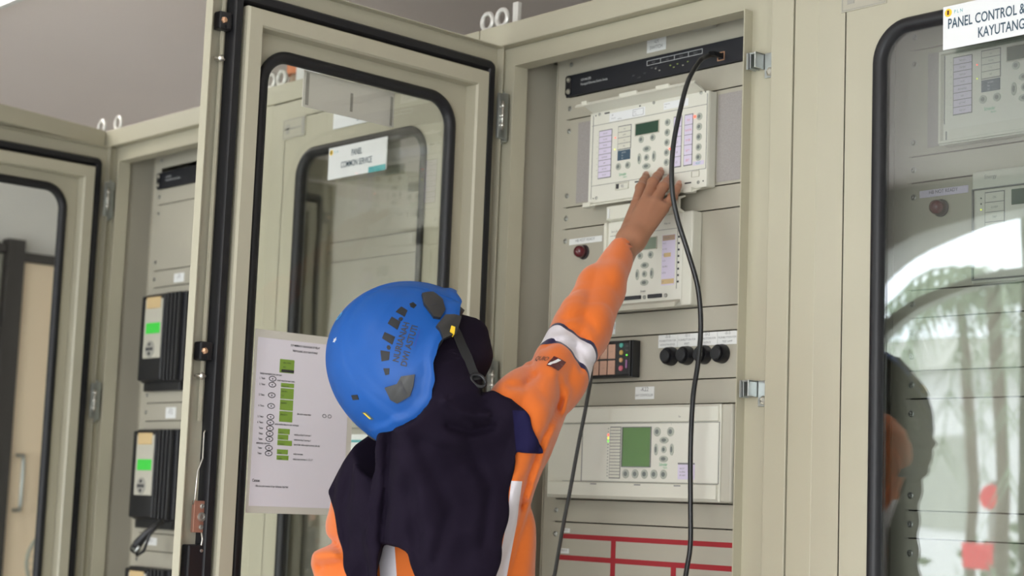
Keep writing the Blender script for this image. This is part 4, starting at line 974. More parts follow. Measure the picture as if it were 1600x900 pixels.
ANR, ANL = bp(.11, -.01, .085), bp(-.13, .01, .085)

# skeleton of the reaching right hand
KN = [np.array(p) for p in ((.410, -.024, 1.846), (.437, -.030, 1.847), (.456, -.026, 1.843), (.468, -.016, 1.834))]
PIP = [np.array(p) for p in ((.386, .010, 1.884), (.420, .006, 1.889), (.444, .008, 1.879), (.462, .014, 1.859))]
TIP = [np.array(p) for p in ((.356, .053, 1.916), (.394, .052, 1.919), (.4185, .052, 1.905), (.450, .043, 1.887))]
def hand_sdf(P, wr, kn, pip, tip, thumb, elbow, k=.006):
    d = cone(P, elbow, wr, .024, .0205)
    pal = None
    for i, K in enumerate(kn):
        w0 = wr + (K - np.mean(kn, 0)) * .45
        e = cone(P, w0, K, .0150, .0112); pal = e if pal is None else smin(pal, e, .012)
    d = smin(d, pal, .018)
    for i in range(4):
        mid = (pip[i] * .45 + tip[i] * .55)
        r = (.0098, .0100, .0094, .0084)[i]
        e = chain(P, [(kn[i], r * 1.08), (pip[i], r * .97), (mid, r * .86), (tip[i], r * .72)], .004)
        e = smin(e, np.linalg.norm(P - pip[i], axis=1) - r * 1.02, .004)
        d = smin(d, e, .0035)
    e = chain(P, [(thumb[0], .0165), (thumb[1], .0125), (thumb[2], .0105), (thumb[3], .0078)], .006)
    return smin(d, e, .008)
THR = [WRR * .6 + KN[0] * .4 + np.array([-.006, .012, 0]), np.array([.398, -.018, 1.826]) + np.array([-.004, .022, 0]), np.array([.392, .020, 1.858]), np.array([.392, .034, 1.876])]
# left hand, relaxed and curled, in front of the waist
vL = WRL - ELL; vL /= np.linalg.norm(vL); sL = np.array([0, 0, 1.]); uL = np.cross(vL, sL)
KNl = [WRL + vL * .085 + sL * s for s in (.030, .010, -.010, -.028)]
PIPl = [K + vL * .036 + uL * .012 for K in KNl]
TIPl = [K + vL * .018 + uL * .045 for K in PIPl]
THl = [WRL + vL * .02 + sL * .022, WRL + vL * .05 + sL * .042 + uL * .01, WRL + vL * .08 + sL * .045 + uL * .02, WRL + vL * .10 + sL * .040 + uL * .032]

def head_sdf(P):
    ax = [HF, HR, HU]
    d = ell(P, hp(-.012, 0, .022), ax, (.098, .075, .088))               # skull
    d = smin(d, ell(P, hp(.026, 0, -.028), ax, (.058, .054, .054)), .03)   # face and jaw
    d = smin(d, np.linalg.norm(P - hp(.050, 0, -.068), axis=1) - .016, .02)   # chin
    d = smin(d, cone(P, hp(.086, 0, .002), hp(.104, 0, -.026), .006, .010), .012)   # nose
    for s in (-1, 1):
        d = smin(d, np.linalg.norm(P - hp(.103, s * .010, -.029), axis=1) - .006, .006)
        d = smin(d, np.linalg.norm(P - hp(.055, s * .038, -.032), axis=1) - .020, .02)     # cheeks
        d = smax(d, -(np.linalg.norm(P - hp(.094, s * .030, .002), axis=1) - .014), .010)   # eye sockets
        d = smin(d, ell(P, hp(-.005, s * .074, -.005), ax, (.016, .006, .026)), .006)        # ears
    d = smin(d, cone(P, hp(.082, -.016, -.050), hp(.082, .016, -.050), .0055, .0055), .006)  # lips
    d = smin(d, cone(P, hp(.079, -.014, -.058), hp(.079, .014, -.058), .0055, .0055), .006)
    return d
NECK = bp(.038, -.03, 1.37)
def body_sdf(P):
    q = P.copy(); q0 = (P - BC) @ np.stack([BR, BF, BZ], 1)
    def tors(s, dd, z, rs, rd, rz): 
        v = (q0 - np.array([s, dd, z])) / np.array([rs, rd, rz]); return (np.linalg.norm(v, axis=1) - 1) * min(rs, rd)
    d = smin(tors(0, 0, 1.20, .14, .10, .20), tors(0, 0, .90, .15, .105, .16), .06)
    d = smin(d, cone(P, bp(.02, -.01, 1.28), NECK, .06, .045), .04)
    d = smin(d, cone(P, NECK, hp(-.02, 0, -.03), .045, .045), .02)
    d = smin(d, head_sdf(P), .02)
    d = smin(d, cone(P, bp(.06, -.01, 1.32), SHR, .05, .042), .05); d = smin(d, cone(P, bp(-.05, -.01, 1.28), SHL, .05, .042), .05)
    d = smin(d, chain(P, [(SHR, .036), (ELR, .021), (WRR, .014)], .02), .03)
    d = smin(d, chain(P, [(SHL, .042), (ELL, .026), (WRL, .018)], .02), .03)
    d = smin(d, chain(P, [(HIPR, .085), (KNR, .055), (ANR, .038)], .03), .05)
    d = smin(d, chain(P, [(HIPL, .085), (KNL, .055), (ANL, .038)], .03), .05)
    for A_ in (ANR, ANL): d = smin(d, cone(P, A_ - BZ * .045, A_ + BF * .13 - BZ * .058, .034, .024), .03)
    return d

SKIN = mat('brown_skin', (0.36, 0.165, 0.095), 0.5, 0, 25, 0.08, 0.12, 300)
SKIN.node_tree.nodes['Principled BSDF'].inputs['Subsurface Weight'].default_value = 0.06
SKIN.node_tree.nodes['Principled BSDF'].inputs['Subsurface Radius'].default_value = (.01, .004, .002)

def join_parts(parts):
    Vs = []; Fs = []; n = 0
    for V, F in parts: Vs.append(V); Fs.append(F + n); n += len(V)
    return np.concatenate(Vs), np.concatenate(Fs)
ORG = np.array([.437, -.468, 0])
part_body = surface_nets(lambda P: body_sdf(P), (.12, -.78, -.0), (.78, -.02, 1.70), .0075)
hR = surface_nets(lambda P: hand_sdf(P, WRR, KN, PIP, TIP, THR, WRR * .55 + ELR * .45), (.34, -.22, 1.66), (.53, .075, 1.94), .0021)
hL = surface_nets(lambda P: hand_sdf(P, WRL, KNl, PIPl, TIPl, THl, WRL * .6 + ELL * .4), (.22, -.50, 1.02), (.44, -.16, 1.20), .003)
hd = surface_nets(lambda P: smax(head_sdf(P), -(((P - hp(0, 0, -.13)) @ HU)), .01) if False else head_sdf(P), (.34, -.70, 1.34), (.66, -.36, 1.66), .0034)
V, F = join_parts([part_body, hR, hL, hd])
person = mesh_from('person', V, F, SKIN, None, ORG); person.location = ORG
tag(person, 'person in orange shirt, dark headscarf and blue helmet, seen from behind, reaching up', 'person')
def P_(mb_or, *a, **k): pass
for s in (-1, 1):
    e = MB().sphere(tuple(hp(.0815, s * .030, .001)), .0115, 14).build('eye', 'white', person, smooth=True)
    MB().sphere(tuple(hp(.0890, s * .030, .002)), .0052, 10).build('iris', 'ink', e, smooth=True)
    MB().tube([tuple(hp(.093 + .002 * (1 - abs(k)), s * (.031 + .014 * k), .017 + .003 * (1 - k * k))) for k in (-1, -.5, 0, .5, 1)], [.001, .0024, .0026, .0022, .001], 6).build('eyebrow', 'ink', person, smooth=True)
# fingernails on the reaching hand
hand_back = np.array([.50, -.72, .48]); hand_back /= np.linalg.norm(hand_back)
for i in range(4):
    ax = TIP[i] - PIP[i]; ax /= np.linalg.norm(ax); nb = np.array([.25, -.55, .79]); nb -= ax * (nb @ ax); nb /= np.linalg.norm(nb); sd = np.cross(ax, nb)
    q = MB(); r = (.0098, .0100, .0094, .0084)[i] * .74; grid = []
    for a in range(5):
        row = []
        for b in range(5):
            t = (b - 2) / 2; p = TIP[i] + ax * (-.005 + .0028 * a - .0012 * t * t * (a / 4)) + sd * (r * .78 * t) + nb * (r * math.sqrt(1 - (.78 * t) ** 2) + .0006)
            row.append(q.bm.verts.new(p))
        grid.append(row)
    for a in range(4):
        for b in range(4): q.bm.faces.new((grid[a][b], grid[a][b + 1], grid[a + 1][b + 1], grid[a + 1][b]))
    q.build('fingernail', mat('nail', (.50, .27, .19), .3, 0, 60, .03), person, smooth=True)

# ---- shirt
def cloth_mat(name, base, bands=(), rough=.75, sheen=.3):
    """woven cloth; bands: list of (point, normal, half width, colour, clip point, clip normal) in world metres = stripes sewn into the cloth"""
    m = mat(name, base, rough, 0, 18, .05, .25, 1400); nt = m.node_tree; b = nt.nodes['Principled BSDF']
    b.inputs['Sheen Weight'].default_value = sheen; b.inputs['Specular IOR Level'].default_value = .2 if sheen > 0 else .12
    if not bands: return m
    src = b.inputs['Base Color'].links[0].from_socket
    tc = nt.nodes.new('ShaderNodeTexCoord')
    def dot(p, n):
        a = nt.nodes.new('ShaderNodeVectorMath'); a.operation = 'DOT_PRODUCT'; nt.links.new(tc.outputs['Object'], a.inputs[0]); a.inputs[1].default_value = tuple(n)
        s = nt.nodes.new('ShaderNodeMath'); s.operation = 'SUBTRACT'; nt.links.new(a.outputs['Value'], s.inputs[0]); s.inputs[1].default_value = float(np.dot(np.array(p) - ORG, n)); return s.outputs[0]
    def less(x, w, ab=False):
        if ab:
            k = nt.nodes.new('ShaderNodeMath'); k.operation = 'ABSOLUTE'; nt.links.new(x, k.inputs[0]); x = k.outputs[0]
        l = nt.nodes.new('ShaderNodeMath'); l.operation = 'LESS_THAN'; nt.links.new(x, l.inputs[0]); l.inputs[1].default_value = w; return l.outputs[0]
    for (p, n, hw, colr, clips) in bands:
        n = np.array(n, float); n /= np.linalg.norm(n)
        f = less(dot(p, n), hw, True)
        for cp, cn in clips:
            g = less(dot(cp, np.array(cn, float) / np.linalg.norm(cn)), 0.0); mu = nt.nodes.new('ShaderNodeMath'); mu.operation = 'MULTIPLY'
            nt.links.new(f, mu.inputs[0]); nt.links.new(g, mu.inputs[1]); f = mu.outputs[0]
        mx = nt.nodes.new('ShaderNodeMix'); mx.data_type = 'RGBA'; nt.links.new(f, mx.inputs['Factor']); nt.links.new(src, mx.inputs['A']); mx.inputs['B'].default_value = (*colr, 1); src = mx.outputs['Result']
    nt.links.new(src, b.inputs['Base Color']); return m
ORANGE = (.66, .145, .020); WHITE = (.66, .62, .66); NAVY = (.018, .014, .05)
armax = ELR - SHR; armax /= np.linalg.norm(armax)
BANDP = SHR + armax * .172
bandn = armax + np.array([.10, .0, -.05])
above = [(SHR + armax * .02, -armax)]
SLV = [(BANDP, bandn, .0275, NAVY, above), (BANDP, bandn, .0205, WHITE, above),
       (np.array([.500, -.633, 1.237]), np.array([-.632, -.766, -.117]), .013, WHITE, [(bp(0, 0, 1.3), BF)]),
       (np.array([.606, -.468, 1.322]), np.array([-.634, -.771, .067]), .0085, WHITE, [(bp(0, 0, 1.335), BZ), (bp(0, 0, 1.268), -BZ), (bp(0, .0, 1.3), BF)]),
       (np.array([.599, -.467, 1.269]), np.array([-.627, -.764, .152]), .0085, WHITE, [(bp(0, 0, 1.268), BZ), (bp(0, .0, 1.3), BF)])]
def folds(P, n, f, ph, amp): return amp * np.sin((P @ np.array(n)) * f + ph)
def dr_(P): return chain(P, [(SHR * .5 + ELR * .5 + np.array([.0, -.0, -.012]), .030), (SHR + np.array([-.022, .015, -.055]), .036), (bp(.096, .01, 1.26), .046), (bp(.094, .01, 1.05), .052)], .03)
def shirt_base(P):
    return shirt_sdf(P, True)
def shirt_sdf(P, base=False):
    q0 = (P - BC) @ np.stack([BR, BF, BZ], 1)
    def tors(s, dd, z, rs, rd, rz, e=2.6):
        v = np.abs((q0 - np.array([s, dd, z])) / np.array([rs, rd, rz])); return ((v ** e).sum(1) ** (1 / e) - 1) * min(rs, rd)
    d = smin(tors(-.010, 0, 1.17, .155, .120, .27), tors(0, 0, .95, .172, .126, .22), .05)
    d = smin(d, cone(P, bp(.06, -.01, 1.315), SHR - BZ * .012, .075, .056), .05)
    d = smin(d, cone(P, bp(-.04, -.01, 1.29), SHL, .075, .058), .05)
    t = np.clip((P - SHR) @ armax / np.linalg.norm(ELR - SHR), 0, 1.2)
    arm = chain(P, [(SHR, .055), (SHR * .45 + ELR * .55 + np.array([.006, -.004, -.008]), .042), (ELR, .044)], .02)
    fa = ELR + (WRR - ELR) * .86
    fore = chain(P, [(ELR, .045), (ELR * .5 + fa * .5, .0395), (fa, .0280)], .02)
    side = np.cross(armax, np.array([0, 0, 1.])); side /= np.linalg.norm(side)
    u = (P - SHR) @ armax; v = (P - SHR) @ side; w_ = (P - SHR) @ np.cross(side, armax)
    if base:
        return smin(smin(d, arm, .035), dr_(P), .03) + .003
    env = np.exp(-((u - .14) / .10) ** 2); env2 = np.exp(-((u - .27) / .05) ** 2)
    arm = arm + .0065 * (1 - np.abs(np.sin(u * 24 + v * 34 + w_ * 12 + .8))) ** 3 + .0035 * (1 - np.abs(np.sin(u * 12 - v * 30 + 1.3))) ** 2 - .003
    fore = fore + .0030 * (1 - np.abs(np.sin(u * 13 + v * 30 + w_ * 18 + .5))) ** 3 + .003 * env2 * (1 - np.abs(np.sin(u * 60 - v * 40))) ** 2 - .0012
    fore = smax(fore, (P - (WRR * .86 + ELR * .14)) @ ((WRR - ELR) / np.linalg.norm(WRR - ELR)), .003)
    d = smin(d, smin(arm, fore, .02), .035)
    # loose cloth under the raised arm down to the flank
    d = smin(d, dr_(P), .03)
    al = chain(P, [(SHL, .060), (SHL * .5 + ELL * .5 - BR * .002, .054), (ELL, .050)], .02)
    fl = chain(P, [(ELL, .052), (WRL, .038)], .02)
    al = al + .0055 * np.sin(P[:, 2] * 95 + q0[:, 1] * 35 + .6) * np.clip((1.34 - P[:, 2]) / .12, 0, 1)
    fl = smax(fl, (P - (WRL * .97 + ELL * .03)) @ vL, .003)
    d = smin(d, smin(al, fl, .02), .03)
    sf = np.clip((q0[:, 0] - .05) / .1, 0, 1)
    d = d + .0075 * sf * (1 - 1.6 * np.abs(np.sin(q0[:, 0] * 38 - q0[:, 2] * 13 + q0[:, 1] * 30 + 1.0))) + .003 * np.sin(q0[:, 0] * 40 + q0[:, 2] * 12)
    d = smax(d, .80 - P[:, 2], .004)
    sv = q0[:, 0] + .7732 * (q0[:, 1] + .11); zv = q0[:, 2] - .0107 * (q0[:, 1] + .11)
    for pts, am, w_ in (([(.299, 1.495), (.306, 1.465), (.267, 1.396), (.248, 1.346), (.235, 1.296)], .010, .006), ([(.32, 1.48), (.313, 1.445), (.279, 1.396), (.25, 1.31)], -.005, .007), ([(.240, 1.301), (.222, 1.246), (.206, 1.205), (.197, 1.1)], .006, .006),
                        ([(.202, 1.478), (.227, 1.478), (.257, 1.5)], .006, .006), ([(.276, 1.548), (.302, 1.56), (.338, 1.549), (.348, 1.514)], .007, .006), ([(.296, 1.575), (.331, 1.584), (.361, 1.563)], .005, .006),
                        ([(.284, 1.562), (.315, 1.572), (.35, 1.556)], -.004, .006), ([(.319, 1.599), (.354, 1.608), (.378, 1.587)], .004, .006), ([(.28, 1.52), (.30, 1.49)], -.004, .008),
                        ([(-.17, 1.229), (-.13, 1.228), (-.108, 1.21)], .009, .007), ([(-.16, 1.189), (-.107, 1.197)], .008, .007), ([(-.17, 1.208), (-.11, 1.212)], -.006, .008), ([(.22, 1.34), (.205, 1.28), (.19, 1.2)], -.004, .008)):
        d = d + crease(sv, zv, pts, am, w_)
    d = smax(d, .80 - P[:, 2], .002)
    # neck, cuff openings
    d = smax(d, -cone(P, WRR, WRR + (ELR - WRR) * .20, .0235, .024), .002)
    return d
V, F = surface_nets(shirt_sdf, (.10, -.74, .78), (.82, -.08, 1.80), .0048)
shirt = mesh_from('shirt', V, F, cloth_mat('orange_sports_cloth', ORANGE, SLV), person, ORG)
shirt['label'] = 'orange long sleeved shirt with white bands edged in navy'
# badge printed on the upper sleeve
def shirt_hit(p, d):
    p = np.array(p, float); d = np.array(d, float) / np.linalg.norm(d)
    for _ in range(80):
        s = float(shirt_sdf(p[None])[0])
        if s < .0004: break
        p = p + d * max(s * .7, .0003)
    return p
bn = np.array([.55, -.80, .25]); bn /= np.linalg.norm(bn)
b_up = armax - bn * (armax @ bn); b_up /= np.linalg.norm(b_up); b_rt = np.cross(b_up, bn)
bc = SHR + armax * .128 - b_rt * .004
def badge_pt(a, z, off=.0012): return tuple(shirt_hit(bc + b_rt * a + b_up * z + bn * .12, -bn) + bn * off)
def sub_quad(mb, x0, x1, z0, z1, off, n=6, shear=0.0):
    g = [[mb.bm.verts.new(badge_pt(x0 + (x1 - x0) * i / n + shear * (z0 + (z1 - z0) * j / n), z0 + (z1 - z0) * j / n, off)) for j in range(n + 1)] for i in range(n + 1)]
    for i in range(n):
        for j in range(n): mb.bm.faces.new((g[i][j], g[i + 1][j], g[i + 1][j + 1], g[i][j + 1]))
    return mb
bd = sub_quad(MB(), .014, .032, -.013, .010, .0012).build('badge', 'lampred', shirt, smooth=True)
sub_quad(MB(), .019, .0235, -.011, .008, .0022, 4, .35).build('badge_slash', 'sign', bd, smooth=True)
lettering('sleeve_print', [('iQUIO', -.018, -.004, .0095, 'l', .8)], 'ink', shirt, lambda a, z: badge_pt(a, z, .0016))

# ---- trousers and boots
def legs_sdf(P):
    q0 = (P - BC) @ np.stack([BR, BF, BZ], 1)
    v = (q0 - np.array([0, 0, .86])) / np.array([.165, .122, .14]); d = (np.linalg.norm(v, axis=1) - 1) * .122
    for h_, k_, a_ in ((HIPR, KNR, ANR), (HIPL, KNL, ANL)): d = smin(d, chain(P, [(h_, .100), (k_, .075), (a_ + BZ * .03, .062)], .03), .03)
    d = d + .003 * np.sin(P[:, 2] * 45 + q0[:, 0] * 40)
    return smax(d, .075 - P[:, 2], .004)
V, F = surface_nets(legs_sdf, (.12, -.70, .06), (.76, -.24, 1.03), .009)
mesh_from('trousers', V, F, cloth_mat('navy_trouser_cloth', (.03, .032, .06)), person, ORG)
for A_ in (ANR, ANL):
    def bsdf(P, A_=A_):
        d = smin(cone(P, A_ + BZ * .06, A_ - BZ * .035, .052, .045), cone(P, A_ - BZ * .04, A_ + BF * .15 - BZ * .045, .045, .038), .03)
        return smax(d, .002 - P[:, 2], .003)
    V, F = surface_nets(bsdf, tuple(A_ - np.array([.16, .2, .10])), tuple(A_ + np.array([.16, .24, .16])), .008)
    mesh_from('boot', V, F, mat('black_boot_leather', (.02, .018, .017), .4, 0, 30, .1, .2, 200), person, ORG)

RIM = [(0, .020), (37, .016), (53, .0), (76, -.012), (94, -.006), (105, -.013), (120, -.034), (132, -.045), (146, -.042), (163, -.022), (180, -.004)]
# ---- headscarf: hood round the head and a long draped back
HIJ = [(-.02, 1.50), (-.050, 1.415), (-.097, 1.383), (-.128, 1.345), (-.148, 1.309), (-.131, 1.277), (-.112, 1.218), (-.078, 1.130), (-.050, 1.118), (-.040, 1.150), (-.036, 1.20), (-.032, 1.236), (.022, 1.222), (.036, 1.185), (.048, 1.125), (.11, 1.105), (.170, 1.120), (.180, 1.161), (.194, 1.213), (.206, 1.27), (.211, 1.326), (.216, 1.378), (.268, 1.379), (.240, 1.430), (.205, 1.460), (.168, 1.468), (.142, 1.458), (.128, 1.53)]
def poly_sdf(x, y, poly):
    n = len(poly); d = np.full(x.shape, 1e9); s = np.ones(x.shape)
    for i in range(n):
        ax_, ay = poly[i]; bx, by = poly[i - 1]; ex, ey = bx - ax_, by - ay; wx, wy = x - ax_, y - ay
        t = np.clip((wx * ex + wy * ey) / (ex * ex + ey * ey), 0, 1); d = np.minimum(d, (wx - ex * t) ** 2 + (wy - ey * t) ** 2)
        c1 = y >= ay; c2 = y < by; c3 = ex * wy > ey * wx
        f = (c1 & c2 & c3) | (~c1 & ~c2 & ~c3); s = np.where(f, -s, s)
    return s * np.sqrt(d)
def hijab_sdf(P):
    q0 = (P - BC) @ np.stack([BR, BF, BZ], 1); s, dd, z = q0.T
    ax = [HF, HR, HU]
    hood = smin(ell(P, hp(-.008, 0, .015), ax, (.110, .090, .098)), ell(P, hp(.014, 0, -.028), ax, (.066, .068, .066)), .03)
    hood = smin(hood, ell(P, hp(.050, 0, -.034), ax, (.084, .064, .058)), .02)
    hood = smin(hood, chain(P, [(hp(-.035, 0, -.025), .078), (NECK + np.array([-.012, -.008, .025]), .050), (bp(.03, -.03, 1.33), .070)], .02), .02)
    hood = smin(hood, cone(P, NECK + np.array([.0, -.01, -.02]), SHR + np.array([-.035, -.01, -.005]), .040, .045), .02)
    face = ell(P, hp(.130, 0, -.028), ax, (.075, .040, .050))
    # drape
    def tors(a, b, c, ra, rb, rc, e=2.4):
        v = np.abs((q0 - np.array([a, b, c])) / np.array([ra, rb, rc])); return ((v ** e).sum(1) ** (1 / e) - 1) * min(ra, rb)
    body = smin(tors(0, 0, 1.17, .190, .145, .30), cone(P, bp(.06, -.015, 1.315), SHR - BZ * .015, .080, .060), .04)
    body = smin(body, cone(P, bp(-.04, -.01, 1.30), SHL, .088, .074), .05)
    body = smin(body, shirt_sdf(P) - .0085, .010)
    body = smin(body, chain(P, [(hp(-.05, 0, -.045), .08), (bp(-.03, -.06, 1.33), .075), (SHL + np.array([-.01, -.02, .01]), .066)], .05), .05)
    body = smin(body, chain(P, [(SHL - BF * .03, .074), (SHL * .5 + ELL * .5 - BF * .03 + BR * .02, .070)], .05), .04)
    body = smin(body, chain(P, [(hp(-.05, 0, -.045), .075), (bp(.03, -.085, 1.25), .075), (bp(.09, -.075, 1.10), .080)], .05), .06)
    k = np.clip((1.44 - z) / .12, 0, 1)
    body = body - .006 * k * np.sin(s * 52 + (z - 1.2) * 14 * np.sign(s + .01) + 1.2) - .004 * k * np.sin(s * 105 + z * 18) - .012 * k * np.exp(-((s + .05 + (1.3 - z) * .05) / .018) ** 2) + .006 * k * np.exp(-((s + .02) / .02) ** 2)
    body = body - .003 * np.sin(z * 60 + s * 50) * np.clip((z - 1.33) / .06, 0, 1)
    sv = s + .7732 * (dd + .11); zv = z - .0107 * (dd + .11)
    bk = np.clip((.02 - dd) / .04, 0, 1)
    for pts, am, w_ in (([(-.025, 1.395), (-.025, 1.329), (-.03, 1.24)], .016, .009), ([(-.010, 1.361), (.022, 1.222)], -.007, .014), ([(.076, 1.448), (.109, 1.431), (.157, 1.431)], -.009, .008),
                        ([(.087, 1.413), (.13, 1.405), (.168, 1.414)], .010, .007), ([(.033, 1.383), (.097, 1.291), (.075, 1.214)], .007, .012), ([(-.089, 1.36), (-.113, 1.285), (-.093, 1.206)], .006, .010),
                        ([(.125, 1.384), (.172, 1.324), (.163, 1.243)], .006, .011), ([(.02, 1.40), (.06, 1.38), (.12, 1.37)], .005, .008), ([(-.06, 1.39), (-.07, 1.32), (-.065, 1.24)], -.005, .012)):
        body = body + bk * crease(sv, zv, pts, am, w_)
    body = smax(body, poly_sdf(sv, zv, HIJ), .004)
    d = smin(hood, body, .018)
    d = d - .0025 * np.sin((P @ HU) * 90 + (P @ HF) * 60) * (np.clip(((P - HC) @ -HU - .02) / .04, 0, 1))
    L = P - HC; lf, lr, lu = L @ HF, L @ HR, L @ HU
    ph = np.degrees(np.abs(np.arctan2(lr / .11, lf / .14))); ru = np.interp(ph, [a_ for a_, _ in RIM], [u_ for _, u_ in RIM])
    er = np.sqrt((lf / .14) ** 2 + (lr / .11) ** 2)
    out = smax(smax((.91 - er) * .11, (er - 1.35) * .11, .004), (ru + .002) - lu, .004)     # room taken by the helmet shell
    d = smax(d, -out, .004)
    d = smax(d, dd - .10, .01)                      # the front of the chest is left to the shirt
    return smax(d, -face, .006)
V, F = surface_nets(hijab_sdf, (.12, -.80, 1.08), (.80, -.26, 1.68), .0046)
hij = mesh_from('headscarf', V, F, cloth_mat('aubergine_cloth', (.009, .0055, .014), [(np.array([.626, -.503, 1.461]) + np.array([.63, .763, .142]) * .030, np.array([-.63, -.763, -.142]), .030, (.012, .010, .045), [(bp(0, 0, 1.44), BZ), (bp(0, 0, 1.30), -BZ)])], .85, .0), person, ORG)
hij['label'] = 'dark aubergine headscarf falling over the back'

# ---- helmet
def rim_u(phi):
    a = abs((math.degrees(phi) + 180) % 360 - 180)
    for (a0, u0), (a1, u1) in zip(RIM, RIM[1:]):
        if a <= a1: t = (a - a0) / (a1 - a0); t = t * t * (3 - 2 * t); return u0 + (u1 - u0) * t
    return RIM[-1][1]
def sst(a, b, x): t = min(max((x - a) / (b - a), 0), 1); return t * t * (3 - 2 * t)
def hsurf(f, r, u, off=0.0):
    """push a direction in helmet coordinates onto the shell"""
    a, b, c = (.140 if f >= 0 else .127), .110, .145
    if u >= 0: k = 1 / math.sqrt((f / a) ** 2 + (r / b) ** 2 + (u / c) ** 2); q = np.array([f, r, u]) * k
    else: k = 1 / math.sqrt((f / a) ** 2 + (r / b) ** 2); k2 = 1 - (u / .20) ** 2; q = np.array([f * k * k2, r * k * k2, u])
    n = np.array([q[0] / a ** 2, q[1] / b ** 2, max(q[2], 0) / c ** 2]); n /= np.linalg.norm(n)
    rr = abs(q[1]); e = 0.0
    e += .0030 * (1 - sst(.040, .048, rr)) * sst(-.08, .02, q[2] + .03)                     # raised centre band
    e -= .0022 * sst(.050, .060, rr) * sst(.004, .014, q[2]) * (1 - sst(.078, .090, q[2])) * sst(-.115, -.10, q[0]) * (1 - sst(.055, .07, q[0]))   # sunk side panel
    ph = math.atan2(q[1] / b, q[0] / a); ru = rim_u(ph); e += .0045 * (1 - sst(.008, .020, q[2] - ru))                # thicker rim
    return hp(*(q + n * (e + off)))
def shell(off, flip=False):
    NP, NT = 120, 44; V = []; F = []
    for i in range(NP):
        ph = 2 * PI * i / NP; ru = rim_u(ph); cf = math.cos(ph) * .140; cr = math.sin(ph) * .110
        for j in range(NT):
            t = j / (NT - 1)
            u = ru + (0 - ru) * min(t / .22, 1) if ru < 0 else ru
            if ru < 0:
                if t <= .22: V.append(hsurf(cf, cr, u, off)); continue
                el = (t - .22) / .78 * PI / 2
            else:
                e0 = math.asin(min(ru / .145, 1)); el = e0 + (PI / 2 - e0) * t
            el = min(el, PI / 2 - .02); V.append(hsurf(cf * math.cos(el), cr * math.cos(el), .145 * math.sin(el), off))
    return V
NP, NT = 120, 44
Vo = shell(0); Vi = shell(-.005); q = MB(); bo = [q.bm.verts.new(v) for v in Vo]; bi = [q.bm.verts.new(v) for v in Vi]
top_o = q.bm.verts.new(hsurf(0, 0, .145, 0)); top_i = q.bm.verts.new(hsurf(0, 0, .145, -.005))
for i in range(NP):
    j2 = (i + 1) % NP
    for j in range(NT - 1):
        q.bm.faces.new((bo[i * NT + j], bo[j2 * NT + j], bo[j2 * NT + j + 1], bo[i * NT + j + 1]))
        q.bm.faces.new((bi[i * NT + j + 1], bi[j2 * NT + j + 1], bi[j2 * NT + j], bi[i * NT + j]))
    q.bm.faces.new((bo[i * NT + NT - 1], bo[j2 * NT + NT - 1], top_o)); q.bm.faces.new((bi[j2 * NT + NT - 1], bi[i * NT + NT - 1], top_i))
    q.bm.faces.new((bo[j2 * NT], bo[i * NT], bi[i * NT], bi[j2 * NT]))
BLUE = mat('blue_helmet_shell', (.001, .075, .33), .48, 0, 10, .02, .04, 700, coat=.0, spec=.35)
hel = q.build('helmet', BLUE, person, smooth=True, auto=1.2); hel['label'] = 'glossy blue climbing style helmet'
def hpatch(name, poly, off, m, parent=hel, rings=4, edge=-.0015, mirror=False):
    """raised pad following the shell: poly of (f, r, u)"""
    out = None
    for sgn in ((1, -1) if mirror else (1,)):
        P = [np.array((f, r * sgn, u)) for f, r, u in poly]
        D = []
        for i in range(len(P)):
            a, b = P[i], P[(i + 1) % len(P)]
            for k in range(4): D.append(a + (b - a) * k / 4)
        c = sum(D) / len(D); mb = MB(); R_ = []
        for k in range(rings + 2):
            if k == 0: sc, o = 1.0, edge
            else: sc, o = 1.0 - (k - 1) / (rings + 1) - (.02 if k == 1 else 0), off
            R_.append([mb.bm.verts.new(hsurf(*(c + (p - c) * sc), o)) for p in D])
        ct = mb.bm.verts.new(hsurf(*c, off))
        for A_, B_ in zip(R_, R_[1:]):
            for i in range(len(D)): j = (i + 1) % len(D); mb.bm.faces.new((A_[i], A_[j], B_[j], B_[i]))
        for i in range(len(D)): j = (i + 1) % len(D); mb.bm.faces.new((R_[-1][i], R_[-1][j], ct))
        o_ = mb.build(name, m, parent, smooth=True, auto=.9); out = out or o_
    return out
VENT = mat('vent_dark', (.008, .009, .012), .6, 0, 40, .1)
for poly in ([(0.031, 0.095, 0.065), (0.037, 0.095, 0.062), (0.034, 0.098, 0.055), (0.026, 0.1, 0.056), (0.026, 0.098, 0.061)],
             [(0.006, 0.094, 0.075), (0.019, 0.094, 0.073), (0.016, 0.099, 0.062), (0.003, 0.1, 0.06)],
             [(-0.019, 0.093, 0.075), (-0.006, 0.094, 0.076), (-0.009, 0.1, 0.061), (-0.023, 0.099, 0.058)],
             [(-0.045, 0.09, 0.07), (-0.035, 0.092, 0.072), (-0.036, 0.098, 0.055), (-0.048, 0.095, 0.052)],
             [(-0.063, 0.086, 0.062), (-0.06, 0.092, 0.049), (-0.071, 0.089, 0.044), (-0.076, 0.083, 0.052)],
             [(-0.085, 0.081, 0.044), (-0.081, 0.085, 0.036), (-0.089, 0.082, 0.032), (-0.092, 0.079, 0.036)]):
    cc = np.mean(poly, 0); poly = [tuple(cc + (np.array(p) - cc) * 1.08) for p in poly]
    hpatch('vent', poly, .0006, VENT, mirror=True, rings=2)
for f, r, u in ((-.004, .099, .0625), (-.0545, .0925, .054)):
    hpatch('vent_hole', [(f + .0042 * math.cos(a), r, u + .0042 * math.sin(a)) for a in [PI / 3 * k for k in range(6)]], .0006, VENT, mirror=True, rings=1)
GREYB = mat('black_clip_plastic', (.022, .022, .022), .42, 0, 60, .1)
